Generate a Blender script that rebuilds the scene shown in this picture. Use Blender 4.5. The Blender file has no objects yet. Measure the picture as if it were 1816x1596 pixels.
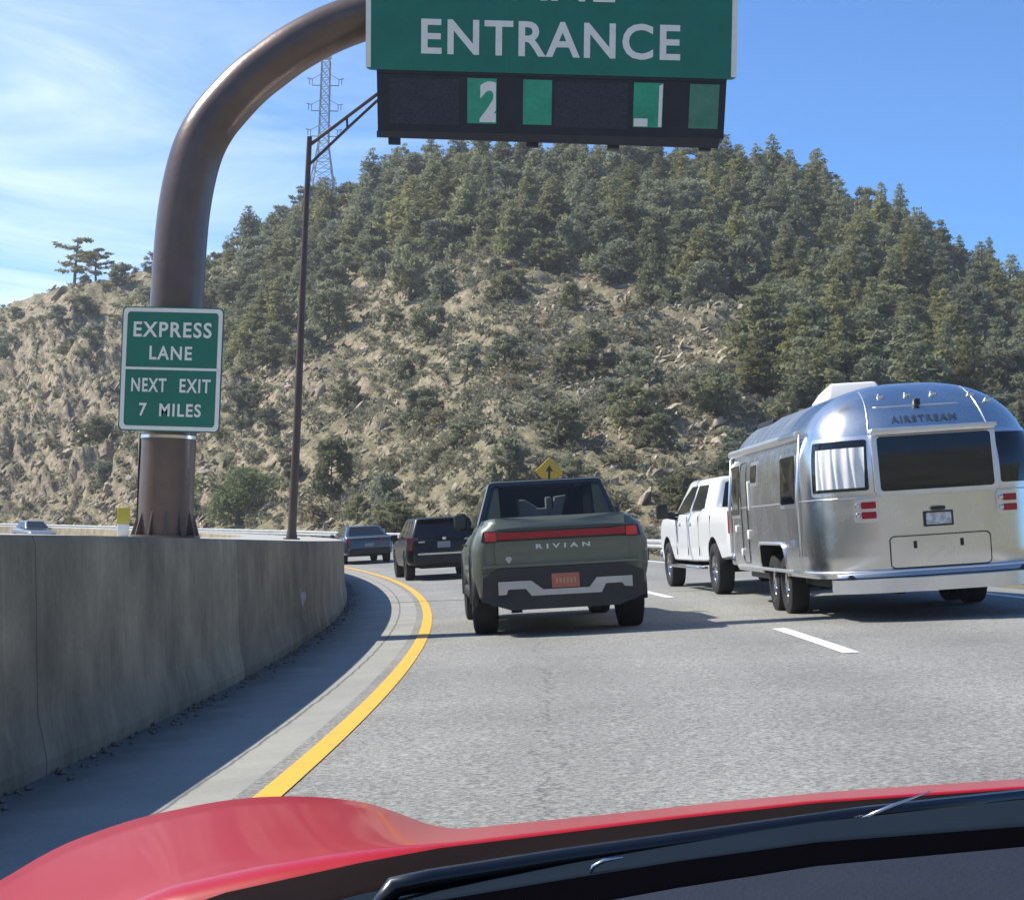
import bpy, bmesh, math, random
import numpy as np
from mathutils import Vector, Matrix, noise as mnoise
random.seed(7); rng = np.random.default_rng(7)
R = math.radians
C = bpy.context.scene
col = C.collection

# ------------------------------------------------------------------ camera
EYE = Vector((0, 0, 1.25))
PITCH, ROLL, FPX = R(3.0), R(1.4), 2900.0
cam_d = bpy.data.cameras.new("camera"); cam = bpy.data.objects.new("camera", cam_d); col.objects.link(cam)
cam_d.sensor_width = 36; cam_d.lens = 36*FPX/1816; cam_d.clip_start = .05; cam_d.clip_end = 6000
_f = Vector((0, math.cos(PITCH), math.sin(PITCH))); _u = Vector((0, -math.sin(PITCH), math.cos(PITCH))); _r = Vector((1, 0, 0))
_rr = _r*math.cos(ROLL)+_u*math.sin(ROLL); _uu = _u*math.cos(ROLL)-_r*math.sin(ROLL)
m = Matrix.Identity(4)
for i in range(3): m[i][0] = _rr[i]; m[i][1] = _uu[i]; m[i][2] = -_f[i]; m[i][3] = EYE[i]
cam.matrix_world = m; C.camera = cam

# ------------------------------------------------------------------ sky, sun, exposure
SUNV = Vector((-.88, .26, 1.0)).normalized()
EL = math.asin(SUNV.z); AZ = math.atan2(SUNV.x, SUNV.y)
w = bpy.data.worlds.new("World"); C.world = w; w.use_nodes = True
nt = w.node_tree; nt.nodes.clear()
def N(nt, t, **k):
    n = nt.nodes.new(t)
    for a, b in k.items(): setattr(n, a, b)
    return n
out = N(nt, 'ShaderNodeOutputWorld'); bg = N(nt, 'ShaderNodeBackground'); sky = N(nt, 'ShaderNodeTexSky')
sky.sky_type = 'NISHITA'; sky.sun_disc = False; sky.sun_elevation = EL; sky.sun_rotation = AZ
sky.altitude = 2300; sky.air_density = 1.0; sky.dust_density = .25; sky.ozone_density = 2.2
bg.inputs[1].default_value = .115
tc = N(nt, 'ShaderNodeTexCoord'); mp = N(nt, 'ShaderNodeMapping'); mp.inputs['Scale'].default_value = (1.3, 1.3, 5.5); mp.inputs['Rotation'].default_value = (0, R(18), 0)
nt.links.new(tc.outputs['Generated'], mp.inputs['Vector'])
n1 = N(nt, 'ShaderNodeTexNoise'); n1.inputs['Scale'].default_value = 2.6; n1.inputs['Detail'].default_value = 9; n1.inputs['Roughness'].default_value = .62; n1.inputs['Distortion'].default_value = .7
nt.links.new(mp.outputs[0], n1.inputs['Vector'])
cr = N(nt, 'ShaderNodeMapRange'); cr.inputs[1].default_value = .36; cr.inputs[2].default_value = .74; cr.clamp = True
nt.links.new(n1.outputs['Fac'], cr.inputs[0])
sp = N(nt, 'ShaderNodeSeparateXYZ'); nt.links.new(tc.outputs['Generated'], sp.inputs[0])
ml = N(nt, 'ShaderNodeMapRange'); ml.inputs[1].default_value = .07; ml.inputs[2].default_value = -.26; ml.clamp = True   # more cirrus towards the left (west)
nt.links.new(sp.outputs['X'], ml.inputs[0])
mz = N(nt, 'ShaderNodeMapRange'); mz.inputs[1].default_value = .36; mz.inputs[2].default_value = .12; mz.inputs[3].default_value = .25; mz.inputs[4].default_value = 1.5; mz.clamp = True
nt.links.new(sp.outputs['Z'], mz.inputs[0])
m1 = N(nt, 'ShaderNodeMath', operation='MULTIPLY'); m2 = N(nt, 'ShaderNodeMath', operation='MULTIPLY'); m2.use_clamp = True
nt.links.new(cr.outputs[0], m1.inputs[0]); nt.links.new(ml.outputs[0], m1.inputs[1]); nt.links.new(m1.outputs[0], m2.inputs[0]); nt.links.new(mz.outputs[0], m2.inputs[1])
tint = N(nt, 'ShaderNodeMix', data_type='RGBA', blend_type='MULTIPLY'); tint.inputs[0].default_value = 1; tint.inputs[7].default_value = (.46, .79, 1.10, 1)
nt.links.new(sky.outputs[0], tint.inputs[6])
mx = N(nt, 'ShaderNodeMix', data_type='RGBA'); mx.inputs[7].default_value = (5.6, 6.6, 7.4, 1)
nt.links.new(m2.outputs[0], mx.inputs[0]); nt.links.new(tint.outputs[2], mx.inputs[6]); nt.links.new(mx.outputs[2], bg.inputs[0]); nt.links.new(bg.outputs[0], out.inputs[0])
sd = bpy.data.lights.new("sun", 'SUN'); sd.energy = 4.2; sd.angle = R(.53); sd.color = (1, .94, .84)
so = bpy.data.objects.new("sun", sd); col.objects.link(so); so.rotation_euler = (-SUNV).to_track_quat('-Z', 'Y').to_euler()
C.view_settings.view_transform = 'Standard'; C.view_settings.look = 'None'; C.view_settings.gamma = 1; C.view_settings.use_curve_mapping = False
C.view_settings.exposure = .72
C.render.engine = 'CYCLES'; C.cycles.max_bounces = 6; C.cycles.transparent_max_bounces = 8

# ------------------------------------------------------------------ materials
MATS = {}
def mat(name, c=(.5, .5, .5), rough=.5, metal=0, coat=0, var=0, vscale=3, bump=0, bscale=40, c2=None, obj_rand=0, emit=None, spec=.5, detail=5, thr=None, coord='Object', trans=None, ior=None):
    if name in MATS: return MATS[name]
    M = bpy.data.materials.new(name); M.use_nodes = True; t = M.node_tree; b = t.nodes['Principled BSDF']
    b.inputs['Roughness'].default_value = rough; b.inputs['Metallic'].default_value = metal
    b.inputs['Coat Weight'].default_value = coat; b.inputs['Coat Roughness'].default_value = .06
    b.inputs['Specular IOR Level'].default_value = spec
    b.inputs['Base Color'].default_value = (*c, 1)
    if ior: b.inputs['IOR'].default_value = ior
    L = t.links.new
    T = N(t, 'ShaderNodeTexCoord')
    cur = None
    if c2 is None and var: c2 = tuple(max(0, x*(1-var)) for x in c)
    if c2 is not None:
        n = N(t, 'ShaderNodeTexNoise'); n.inputs['Scale'].default_value = vscale; n.inputs['Detail'].default_value = detail; n.inputs['Roughness'].default_value = .65
        L(T.outputs[coord], n.inputs['Vector'])
        mr = N(t, 'ShaderNodeMapRange'); a, z = thr or (.32, .68); mr.inputs[1].default_value = a; mr.inputs[2].default_value = z; L(n.outputs['Fac'], mr.inputs[0])
        mi = N(t, 'ShaderNodeMix', data_type='RGBA'); mi.inputs[6].default_value = (*c, 1); mi.inputs[7].default_value = (*c2, 1); L(mr.outputs[0], mi.inputs[0])
        cur = mi.outputs[2]
    if obj_rand:
        oi = N(t, 'ShaderNodeObjectInfo'); hs = N(t, 'ShaderNodeHueSaturation')
        a = N(t, 'ShaderNodeMapRange'); a.inputs[3].default_value = 1-obj_rand; a.inputs[4].default_value = 1+obj_rand; L(oi.outputs['Random'], a.inputs[0]); L(a.outputs[0], hs.inputs['Value'])
        q = N(t, 'ShaderNodeMath', operation='MULTIPLY'); q.inputs[1].default_value = 7.31; L(oi.outputs['Random'], q.inputs[0]); q2 = N(t, 'ShaderNodeMath', operation='FRACT'); L(q.outputs[0], q2.inputs[0])
        a2 = N(t, 'ShaderNodeMapRange'); a2.inputs[3].default_value = .455; a2.inputs[4].default_value = .505; L(q2.outputs[0], a2.inputs[0]); L(a2.outputs[0], hs.inputs['Hue'])
        a3 = N(t, 'ShaderNodeMapRange'); a3.inputs[3].default_value = 1.05; a3.inputs[4].default_value = .6; L(q2.outputs[0], a3.inputs[0]); L(a3.outputs[0], hs.inputs['Saturation'])
        if cur is None: hs.inputs['Color'].default_value = (*c, 1)
        else: L(cur, hs.inputs['Color'])
        cur = hs.outputs[0]
    if cur is not None: L(cur, b.inputs['Base Color'])
    if bump:
        n = N(t, 'ShaderNodeTexNoise'); n.inputs['Scale'].default_value = bscale; n.inputs['Detail'].default_value = 4; L(T.outputs[coord], n.inputs['Vector'])
        bp = N(t, 'ShaderNodeBump'); bp.inputs['Strength'].default_value = bump; bp.inputs['Distance'].default_value = .02; L(n.outputs['Fac'], bp.inputs['Height']); L(bp.outputs[0], b.inputs['Normal'])
    if emit: b.inputs['Emission Color'].default_value = (*emit[:3], 1); b.inputs['Emission Strength'].default_value = emit[3]
    if trans:
        tr = N(t, 'ShaderNodeBsdfTransparent'); tr.inputs[0].default_value = (.75, .8, .82, 1); ms = N(t, 'ShaderNodeMixShader'); ms.inputs[0].default_value = trans
        L(b.outputs[0], ms.inputs[1]); L(tr.outputs[0], ms.inputs[2]); L(ms.outputs[0], t.nodes['Material Output'].inputs[0])
    MATS[name] = M; return M

glass = mat('dark_glass', (.012, .015, .018), .06, spec=.6, var=.3)
tint_glass = mat('tinted_glass', (.012, .016, .02), .05, spec=.5, trans=.62)
rubber = mat('rubber', (.018, .018, .018), .85, var=.4, vscale=9, bump=.3, bscale=60)
blackp = mat('black_plastic', (.016, .017, .018), .55, var=.3, vscale=6, bump=.1)
chrome = mat('chrome', (.75, .75, .76), .18, 1, var=.15)
silver = mat('silver_trim', (.55, .56, .56), .35, .6, var=.15, vscale=4)
steel = mat('galvanized_steel', (.62, .62, .60), .5, .35, var=.25, vscale=1.5, bump=.1)
redlens = mat('red_lens', (.42, .004, .026), .25, coat=.2, var=.2, vscale=12)
redlit = mat('red_lens_bright', (.75, .03, .04), .15, coat=.8, var=.15)
whitepaint = mat('white_sign_sheeting', (.90, .89, .80), .5, var=.08, vscale=9)
greensign = mat('green_sign_sheeting', (.006, .19, .125), .42, var=.18, vscale=2.2, bump=.03, bscale=8)

# ------------------------------------------------------------------ object helpers
def tag(o, label=None, cat=None, group=None, kind=None):
    if label: o['label'] = label
    if cat: o['category'] = cat
    if group: o['group'] = group
    if kind: o['kind'] = kind
    return o
def empty(name, mw=None, label=None, cat=None, group=None):
    o = bpy.data.objects.new(name, None); col.objects.link(o); o.empty_display_size = .2
    if mw is not None: o.matrix_world = mw
    return tag(o, label, cat, group)
class MB:
    def __init__(s): s.v = []; s.f = []
    def add(s, vs, fs):
        n = len(s.v); s.v += [tuple(v) for v in vs]; s.f += [tuple(i+n for i in f) for f in fs]; return s
    def box(s, x0, x1, y0, y1, z0, z1, M=None):
        vs = [Vector(p) for p in ((x0,y0,z0),(x1,y0,z0),(x1,y1,z0),(x0,y1,z0),(x0,y0,z1),(x1,y0,z1),(x1,y1,z1),(x0,y1,z1))]
        if M: vs = [M@v for v in vs]
        return s.add(vs, [(0,3,2,1),(4,5,6,7),(0,1,5,4),(1,2,6,5),(2,3,7,6),(3,0,4,7)])
    def hexa(s, b, t):   # bottom 4 points, top 4 points (ccw seen from above)
        return s.add(list(b)+list(t), [(0,3,2,1),(4,5,6,7),(0,1,5,4),(1,2,6,5),(2,3,7,6),(3,0,4,7)])
    def tube(s, path, rad, n=12, caps=True):
        path = [Vector(p) for p in path]
        if not hasattr(rad, '__len__'): rad = [rad]*len(path)
        vs = []; fs = []; ref = None
        for i, p in enumerate(path):
            d = (path[min(i+1, len(path)-1)]-path[max(i-1, 0)]).normalized()
            if ref is None: ref = d.orthogonal().normalized()
            ref = (ref-d*ref.dot(d)).normalized(); b = d.cross(ref)
            for k in range(n):
                a = 2*math.pi*k/n; vs.append(p+(ref*math.cos(a)+b*math.sin(a))*rad[i])
        for i in range(len(path)-1):
            for k in range(n): fs.append((i*n+k, i*n+(k+1) % n, (i+1)*n+(k+1) % n, (i+1)*n+k))
        if caps: fs.append(tuple(range(n-1, -1, -1))); fs.append(tuple((len(path)-1)*n+k for k in range(n)))
        return s.add(vs, fs)
    def lathe_x(s, prof, c, n=28, cap=False):     # profile of (x, r) about the x axis through c
        vs = []; fs = []
        for x, r in prof:
            for k in range(n): a = 2*math.pi*k/n; vs.append((c[0]+x, c[1]+r*math.cos(a), c[2]+r*math.sin(a)))
        for i in range(len(prof)-1):
            for k in range(n): fs.append((i*n+k, i*n+(k+1) % n, (i+1)*n+(k+1) % n, (i+1)*n+k))
        if cap: fs.append(tuple(range(n))); fs.append(tuple((len(prof)-1)*n+k for k in range(n))[::-1])
        return s.add(vs, fs)
    def plate(s, pts, fn, th=.006, rings=1):      # closed 2d outline mapped by fn(a, b, offset); proud by th
        n = len(pts); cx = sum(p[0] for p in pts)/n; cy = sum(p[1] for p in pts)/n
        vs = []; fs = []
        vs += [fn(p[0], p[1], -.004) for p in pts]
        for r in range(rings):
            k = 1-r/rings; vs += [fn(cx+(p[0]-cx)*k, cy+(p[1]-cy)*k, th) for p in pts]
        for r in range(rings):
            for i in range(n): j = (i+1) % n; fs.append((r*n+i, r*n+j, (r+1)*n+j, (r+1)*n+i))
        if rings == 1: fs.append(tuple(n+i for i in range(n)))
        else:
            vs.append(fn(cx, cy, th)); c = len(vs)-1; b = rings*n
            for i in range(n): fs.append((b+i, b+(i+1) % n, c))
        return s.add(vs, fs)
    def build(s, name, m, parent=None, smooth=False, bevel=0, seg=2, solid=True):
        me = bpy.data.meshes.new(name); me.from_pydata(s.v, [], s.f); me.validate(); 
        if solid:
            bm = bmesh.new(); bm.from_mesh(me); bmesh.ops.recalc_face_normals(bm, faces=bm.faces); bm.to_mesh(me); bm.free()
        o = bpy.data.objects.new(name, me); col.objects.link(o)
        for mm in (m if isinstance(m, (list, tuple)) else [m]): me.materials.append(mm)
        if parent: o.parent = parent
        if smooth: me.shade_smooth()
        if smooth == 'auto' or (smooth and bevel): me.set_sharp_from_angle(angle=R(38))
        if bevel:
            b = o.modifiers.new('bevel', 'BEVEL'); b.width = bevel; b.segments = seg; b.limit_method = 'ANGLE'; b.angle_limit = R(30); b.harden_normals = False
            me.shade_smooth(); 
        return o
def rrect(x0, x1, z0, z1, r=.03, n=4):
    p = []
    for cx, cz, a0 in ((x1-r, z1-r, 0), (x0+r, z1-r, 90), (x0+r, z0+r, 180), (x1-r, z0+r, 270)):
        for k in range(n+1): a = R(a0+90*k/n); p.append((cx+r*math.cos(a), cz+r*math.sin(a)))
    return p
def densify(p, d):
    q = []
    for i, a in enumerate(p):
        b = p[(i+1) % len(p)]; L = math.hypot(b[0]-a[0], b[1]-a[1]); k = max(1, int(L/d))
        for j in range(k): q.append((a[0]+(b[0]-a[0])*j/k, a[1]+(b[1]-a[1])*j/k))
    return q
def apply_mods(o):
    dg = bpy.context.evaluated_depsgraph_get(); dg.update(); me = bpy.data.meshes.new_from_object(o.evaluated_get(dg)); o.modifiers.clear(); o.data = me
def carve(o, cutters):
    bpy.context.view_layer.update()
    for c in cutters: c.matrix_world = o.matrix_world
    for c in cutters:
        b = o.modifiers.new('cut', 'BOOLEAN'); b.object = c; b.operation = 'DIFFERENCE'; b.solver = 'EXACT'
        try: b.material_mode = 'TRANSFER'
        except Exception: pass
    bpy.context.view_layer.update(); apply_mods(o)
    for c in cutters: bpy.data.objects.remove(c)
FONT_CACHE = {}
def text_data(body, bold=.0, space=1.0):
    k = (body, bold, space)
    if k in FONT_CACHE: return FONT_CACHE[k]
    cu = bpy.data.curves.new('t', 'FONT'); cu.body = body; cu.size = 1; cu.offset = bold; cu.resolution_u = 4; cu.space_character = space
    o = bpy.data.objects.new('t', cu); col.objects.link(o); bpy.context.view_layer.update()
    dg = bpy.context.evaluated_depsgraph_get(); me = bpy.data.meshes.new_from_object(o.evaluated_get(dg))
    vs = np.array([v.co[:] for v in me.vertices]); fs = [tuple(p.vertices) for p in me.polygons]
    bpy.data.objects.remove(o); bpy.data.meshes.remove(me)
    FONT_CACHE[k] = (vs, fs); return vs, fs
def text(body, x0, x1, z0, z1, fn, th, m, parent, name='lettering', bold=.02, space=1.0, xfr=(0, 1)):
    vs, fs = text_data(body, bold, space); a = vs.min(0); b = vs.max(0)
    P = []; 
    for v in vs:
        fx = (v[0]-a[0])/(b[0]-a[0]); fz = (v[1]-a[1])/(b[1]-a[1])
        P.append(fn(x0+(x1-x0)*fx, z0+(z1-z0)*fz, th))
    mb = MB(); mb.add(P, fs); return mb.build(name, m, parent, solid=False)

# ------------------------------------------------------------------ road geometry (arc curving left, superelevated)
CX, CY, R0, BANK = -191.0, 15.0, 190.0, .077
def st(s, t):
    a = s/R0; return CX+(R0+t)*math.cos(a), CY+(R0+t)*math.sin(a)
def to_t(x, y): return math.hypot(x-CX, y-CY)-R0
def to_s(x, y): return math.atan2(y-CY, x-CX)*R0
def zroad(t):
    return BANK*min(t, 8)-.04*max(0, t-8) if t > -1.7 else -.05
def frame(x, y, heading):       # heading in degrees, left of +Y; returns a matrix standing on the banked road
    t = to_t(x, y); a = math.atan2(y-CY, x-CX); b = BANK if -1.7 < t < 8 else 0
    g = Vector((math.cos(a)*b, math.sin(a)*b)); h = R(heading)
    F = Vector((-math.sin(h), math.cos(h), 0)); F.z = g.dot(F.xy); F.normalize()
    L = Vector((math.cos(h), math.sin(h), 0)); L.z = g.dot(L.xy); L.normalize(); U = L.cross(F).normalized(); L = F.cross(U)
    M = Matrix.Identity(4)
    for i in range(3): M[i][0] = L[i]; M[i][1] = F[i]; M[i][2] = U[i]
    M[0][3], M[1][3], M[2][3] = x, y, zroad(t); return M
def ribbon(ts, s0, s1, ds, zoff, zf=zroad, dash=None):
    mb = MB(); uv = []
    ss = list(np.arange(s0, s1+ds*.5, ds)); n = len(ts)
    for s in ss:
        for t in ts: x, y = st(s, t); mb.v.append((x, y, zf(t)+zoff)); uv.append((t, s))
    for i in range(len(ss)-1):
        for j in range(n-1): mb.f.append((i*n+j, i*n+j+1, (i+1)*n+j+1, (i+1)*n+j))
    return mb, uv
def build_uv(mb, uv, name, m, kind=None, parent=None, smooth=False):
    me = bpy.data.meshes.new(name); me.from_pydata(mb.v, [], mb.f); me.materials.append(m)
    l = me.uv_layers.new(name='UVMap'); idx = np.zeros(len(me.loops), dtype=int); me.loops.foreach_get('vertex_index', idx)
    l.data.foreach_set('uv', np.array(uv, dtype=float)[idx].ravel())
    if smooth: me.shade_smooth()
    o = bpy.data.objects.new(name, me); col.objects.link(o)
    if kind: o['kind'] = kind
    if parent: o.parent = parent
    return o

def asphalt():
    M = bpy.data.materials.new('asphalt'); M.use_nodes = True; t = M.node_tree; b = t.nodes['Principled BSDF']; L = t.links.new
    T = N(t, 'ShaderNodeTexCoord'); geo = T.outputs['Object']
    def noise(sc, det=4, ro=.6, src=None):
        n = N(t, 'ShaderNodeTexNoise'); n.inputs['Scale'].default_value = sc; n.inputs['Detail'].default_value = det; n.inputs['Roughness'].default_value = ro; L(src or geo, n.inputs['Vector']); return n.outputs['Fac']
    def rng_(x, a, z, o0, o1):
        r = N(t, 'ShaderNodeMapRange'); r.inputs[1].default_value = a; r.inputs[2].default_value = z; r.inputs[3].default_value = o0; r.inputs[4].default_value = o1; L(x, r.inputs[0]); return r.outputs[0]
    def mul(a, c): q = N(t, 'ShaderNodeMath', operation='MULTIPLY'); L(a, q.inputs[0]); L(c, q.inputs[1]); return q.outputs[0]
    fine = rng_(noise(33, 4, .8), .36, .66, .45, 1.52)
    mid = rng_(noise(13, 4, .65), .3, .7, .86, 1.12)
    big = rng_(noise(.4, 5), .3, .7, .84, 1.12)
    # wheel tracks and lane wear along the lane
    sep = N(t, 'ShaderNodeSeparateXYZ'); L(T.outputs['UV'], sep.inputs[0])
    wv = N(t, 'ShaderNodeMath', operation='MULTIPLY'); wv.inputs[1].default_value = 2*math.pi/1.9; L(sep.outputs[0], wv.inputs[0])
    sn = N(t, 'ShaderNodeMath', operation='SINE'); L(wv.outputs[0], sn.inputs[0]); track = rng_(sn.outputs[0], -1, 1, .92, 1.04)
    # longitudinal crack
    mpn = N(t, 'ShaderNodeMapping'); mpn.inputs['Scale'].default_value = (0, 1, 1); L(T.outputs['UV'], mpn.inputs[0])
    wob = N(t, 'ShaderNodeTexNoise'); wob.inputs['Scale'].default_value = 1.1; wob.inputs['Detail'].default_value = 6; wob.inputs['Roughness'].default_value = .7; L(mpn.outputs[0], wob.inputs['Vector'])
    ww = rng_(wob.outputs['Fac'], 0, 1, -.45, .45); ad = N(t, 'ShaderNodeMath', operation='ADD'); L(sep.outputs[0], ad.inputs[0]); L(ww, ad.inputs[1])
    sb = N(t, 'ShaderNodeMath', operation='SUBTRACT'); sb.inputs[1].default_value = 1.32; L(ad.outputs[0], sb.inputs[0]); ab = N(t, 'ShaderNodeMath', operation='ABSOLUTE'); L(sb.outputs[0], ab.inputs[0])
    crack0 = rng_(ab.outputs[0], .003, .014, .0, 1.0); gate = rng_(noise(1.3, 3), .47, .53, 1, 0)
    mxn = N(t, 'ShaderNodeMath', operation='MAXIMUM'); L(crack0, mxn.inputs[0]); L(gate, mxn.inputs[1]); crack = rng_(mxn.outputs[0], 0, 1, .55, 1)
    v = mul(mul(mul(mul(fine, mid), big), track), crack)
    cc = N(t, 'ShaderNodeMix', data_type='RGBA', blend_type='MULTIPLY'); cc.inputs[0].default_value = 1; cc.inputs[6].default_value = (.262, .260, .236, 1)
    L(v, cc.inputs[7]); L(cc.outputs[2], b.inputs['Base Color']); b.inputs['Roughness'].default_value = .88
    bp = N(t, 'ShaderNodeBump'); bp.inputs['Strength'].default_value = .5; bp.inputs['Distance'].default_value = .006; L(fine, bp.inputs['Height']); L(bp.outputs[0], b.inputs['Normal'])
    return M
def concrete(name, c, joint=None, dirt_and_shade=False, streak=False, coord='UV', sc=(1, 1, 1), amp=.25):
    M = bpy.data.materials.new(name); M.use_nodes = True; t = M.node_tree; b = t.nodes['Principled BSDF']; L = t.links.new
    T = N(t, 'ShaderNodeTexCoord'); mp = N(t, 'ShaderNodeMapping'); mp.inputs['Scale'].default_value = sc; L(T.outputs[coord], mp.inputs[0])
    def nz(s, d, src, a, z, o0, o1, ro=.65):
        n = N(t, 'ShaderNodeTexNoise'); n.inputs['Scale'].default_value = s; n.inputs['Detail'].default_value = d; n.inputs['Roughness'].default_value = ro; L(src, n.inputs['Vector'])
        r = N(t, 'ShaderNodeMapRange'); r.inputs[1].default_value = a; r.inputs[2].default_value = z; r.inputs[3].default_value = o0; r.inputs[4].default_value = o1; L(n.outputs['Fac'], r.inputs[0]); return r.outputs[0]
    def mul(a, c): q = N(t, 'ShaderNodeMath', operation='MULTIPLY'); L(a, q.inputs[0]); L(c, q.inputs[1]); return q.outputs[0]
    v = mul(nz(1.1, 5, mp.outputs[0], .3, .7, 1-amp, 1+amp*.6), nz(30, 3, T.outputs[coord], .3, .7, .9, 1.08))
    if streak:
        m2 = N(t, 'ShaderNodeMapping'); m2.inputs['Scale'].default_value = (.25, 3.2, 1); L(T.outputs[coord], m2.inputs[0])
        v = mul(v, nz(1.4, 4, m2.outputs[0], .35, .65, .88, 1.06)); v = mul(v, nz(.45, 6, T.outputs[coord], .4, .62, .78, 1.12))
        m3 = N(t, 'ShaderNodeMapping'); m3.inputs['Rotation'].default_value = (0, 0, R(38)); m3.inputs['Scale'].default_value = (.5, 7, 1); L(T.outputs[coord], m3.inputs[0])
        v = mul(v, nz(.9, 5, m3.outputs[0], .55, .75, 1, 1.28))
    if joint:
        sep = N(t, 'ShaderNodeSeparateXYZ'); L(T.outputs['UV'], sep.inputs[0])
        for ax, pos, wd, per in joint:
            x = sep.outputs[ax]
            n = N(t, 'ShaderNodeTexNoise'); n.inputs['Scale'].default_value = 3; n.inputs['Detail'].default_value = 6; L(T.outputs['UV'], n.inputs['Vector'])
            a0 = N(t, 'ShaderNodeMath', operation='MULTIPLY_ADD'); L(n.outputs['Fac'], a0.inputs[0]); a0.inputs[1].default_value = .015 if streak else .05; L(x, a0.inputs[2])
            if per:
                q = N(t, 'ShaderNodeMath', operation='PINGPONG'); q.inputs[1].default_value = per/2; L(a0.outputs[0], q.inputs[0]); d = q.outputs[0]
            else:
                s_ = N(t, 'ShaderNodeMath', operation='SUBTRACT'); s_.inputs[1].default_value = pos+.025; L(a0.outputs[0], s_.inputs[0]); q = N(t, 'ShaderNodeMath', operation='ABSOLUTE'); L(s_.outputs[0], q.inputs[0]); d = q.outputs[0]
            r = N(t, 'ShaderNodeMapRange'); r.inputs[1].default_value = wd*.4; r.inputs[2].default_value = wd; r.inputs[3].default_value = .42; r.inputs[4].default_value = 1; L(d, r.inputs[0]); v = mul(v, r.outputs[0])
    if dirt_and_shade:      # wall's shadow deepened in the colour towards its foot, edge broken by noise
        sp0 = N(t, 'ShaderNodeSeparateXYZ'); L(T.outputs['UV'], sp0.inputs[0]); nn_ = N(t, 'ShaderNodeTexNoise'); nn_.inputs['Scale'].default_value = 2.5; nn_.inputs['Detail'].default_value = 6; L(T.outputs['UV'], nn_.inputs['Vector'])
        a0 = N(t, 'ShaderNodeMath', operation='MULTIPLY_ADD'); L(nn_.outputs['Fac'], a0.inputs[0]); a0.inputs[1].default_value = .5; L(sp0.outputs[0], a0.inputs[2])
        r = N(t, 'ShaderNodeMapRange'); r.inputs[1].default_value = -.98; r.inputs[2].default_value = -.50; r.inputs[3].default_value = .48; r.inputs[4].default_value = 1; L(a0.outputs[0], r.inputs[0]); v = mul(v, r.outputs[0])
    cc = N(t, 'ShaderNodeMix', data_type='RGBA', blend_type='MULTIPLY'); cc.inputs[0].default_value = 1; cc.inputs[6].default_value = (*c, 1)
    L(v, cc.inputs[7]); L(cc.outputs[2], b.inputs['Base Color']); b.inputs['Roughness'].default_value = .85
    n = N(t, 'ShaderNodeTexNoise'); n.inputs['Scale'].default_value = 25; n.inputs['Detail'].default_value = 5; L(T.outputs['Object'], n.inputs['Vector'])
    bp = N(t, 'ShaderNodeBump'); bp.inputs['Strength'].default_value = .25; bp.inputs['Distance'].default_value = .01; L(n.outputs['Fac'], bp.inputs['Height']); L(bp.outputs[0], b.inputs['Normal'])
    return M
ASPH = asphalt()
GUT = concrete('shoulder_concrete', (.30, .296, .262), joint=[(0, -.40, .016, 0), (1, 0, .007, 12.2)], amp=.16, dirt_and_shade=True)
WALLM = concrete('barrier_concrete', (.315, .262, .170), joint=[(1, 0, .012, 6.1)], streak=True, amp=.42)
CAPM = concrete('median_cap_concrete', (.42, .41, .37), amp=.15)
yellow = mat('yellow_paint', (.80, .42, .035), .6, c2=(.40, .27, .10), vscale=7, detail=10, thr=(.54, .70), bump=.15)
whitel = mat('white_road_paint', (.74, .74, .72), .6, c2=(.45, .45, .44), vscale=6, detail=9, thr=(.5, .75), bump=.1)

S0, S1 = -75, 200
mb, uv = ribbon([-.13, 1, 2, 3, 4, 5, 6, 7, 8, 9.5, 11.3, 11.6], S0, S1, 1.0, 0, lambda t: zroad(t) if t < 11.5 else -.3); build_uv(mb, uv, 'road', ASPH, 'structure')
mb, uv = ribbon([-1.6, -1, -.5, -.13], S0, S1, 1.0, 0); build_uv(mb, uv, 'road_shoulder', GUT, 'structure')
mb, uv = ribbon([-14.6, -10, -6, -3.9], S0, S1, 1.0, 0, lambda t: -.05); build_uv(mb, uv, 'opposite_road', ASPH, 'structure')
mb, uv = ribbon([-.03, .105], S0, S1, 1.0, .006); o = build_uv(mb, uv, 'yellow_edge_line', yellow, 'structure')
mb, uv = ribbon([7.75, 7.9], S0, S1, 1.0, .006); build_uv(mb, uv, 'white_edge_line', whitel, 'structure')
k = 0
for s in np.arange(-48, 190, 12.2):
    s_ = s+12.1-61+48
    mb, uv = ribbon([3.91, 4.06], s_-.65, s_+3.0, 3.65/4, .006); build_uv(mb, uv, 'lane_dash_marking', whitel, 'structure')
g = MB(); g.add([(-3000,-3000,-.35),(3000,-3000,-.35),(3000,3000,-.35),(-3000,3000,-.35)], [(0,1,2,3)])
dirt_and_shade = mat('dry_ground', (.27, .22, .15), .95, c2=(.16, .15, .09), vscale=.15, bump=.3, bscale=2)
tag(g.build('ground', dirt_and_shade), kind='structure')

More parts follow.
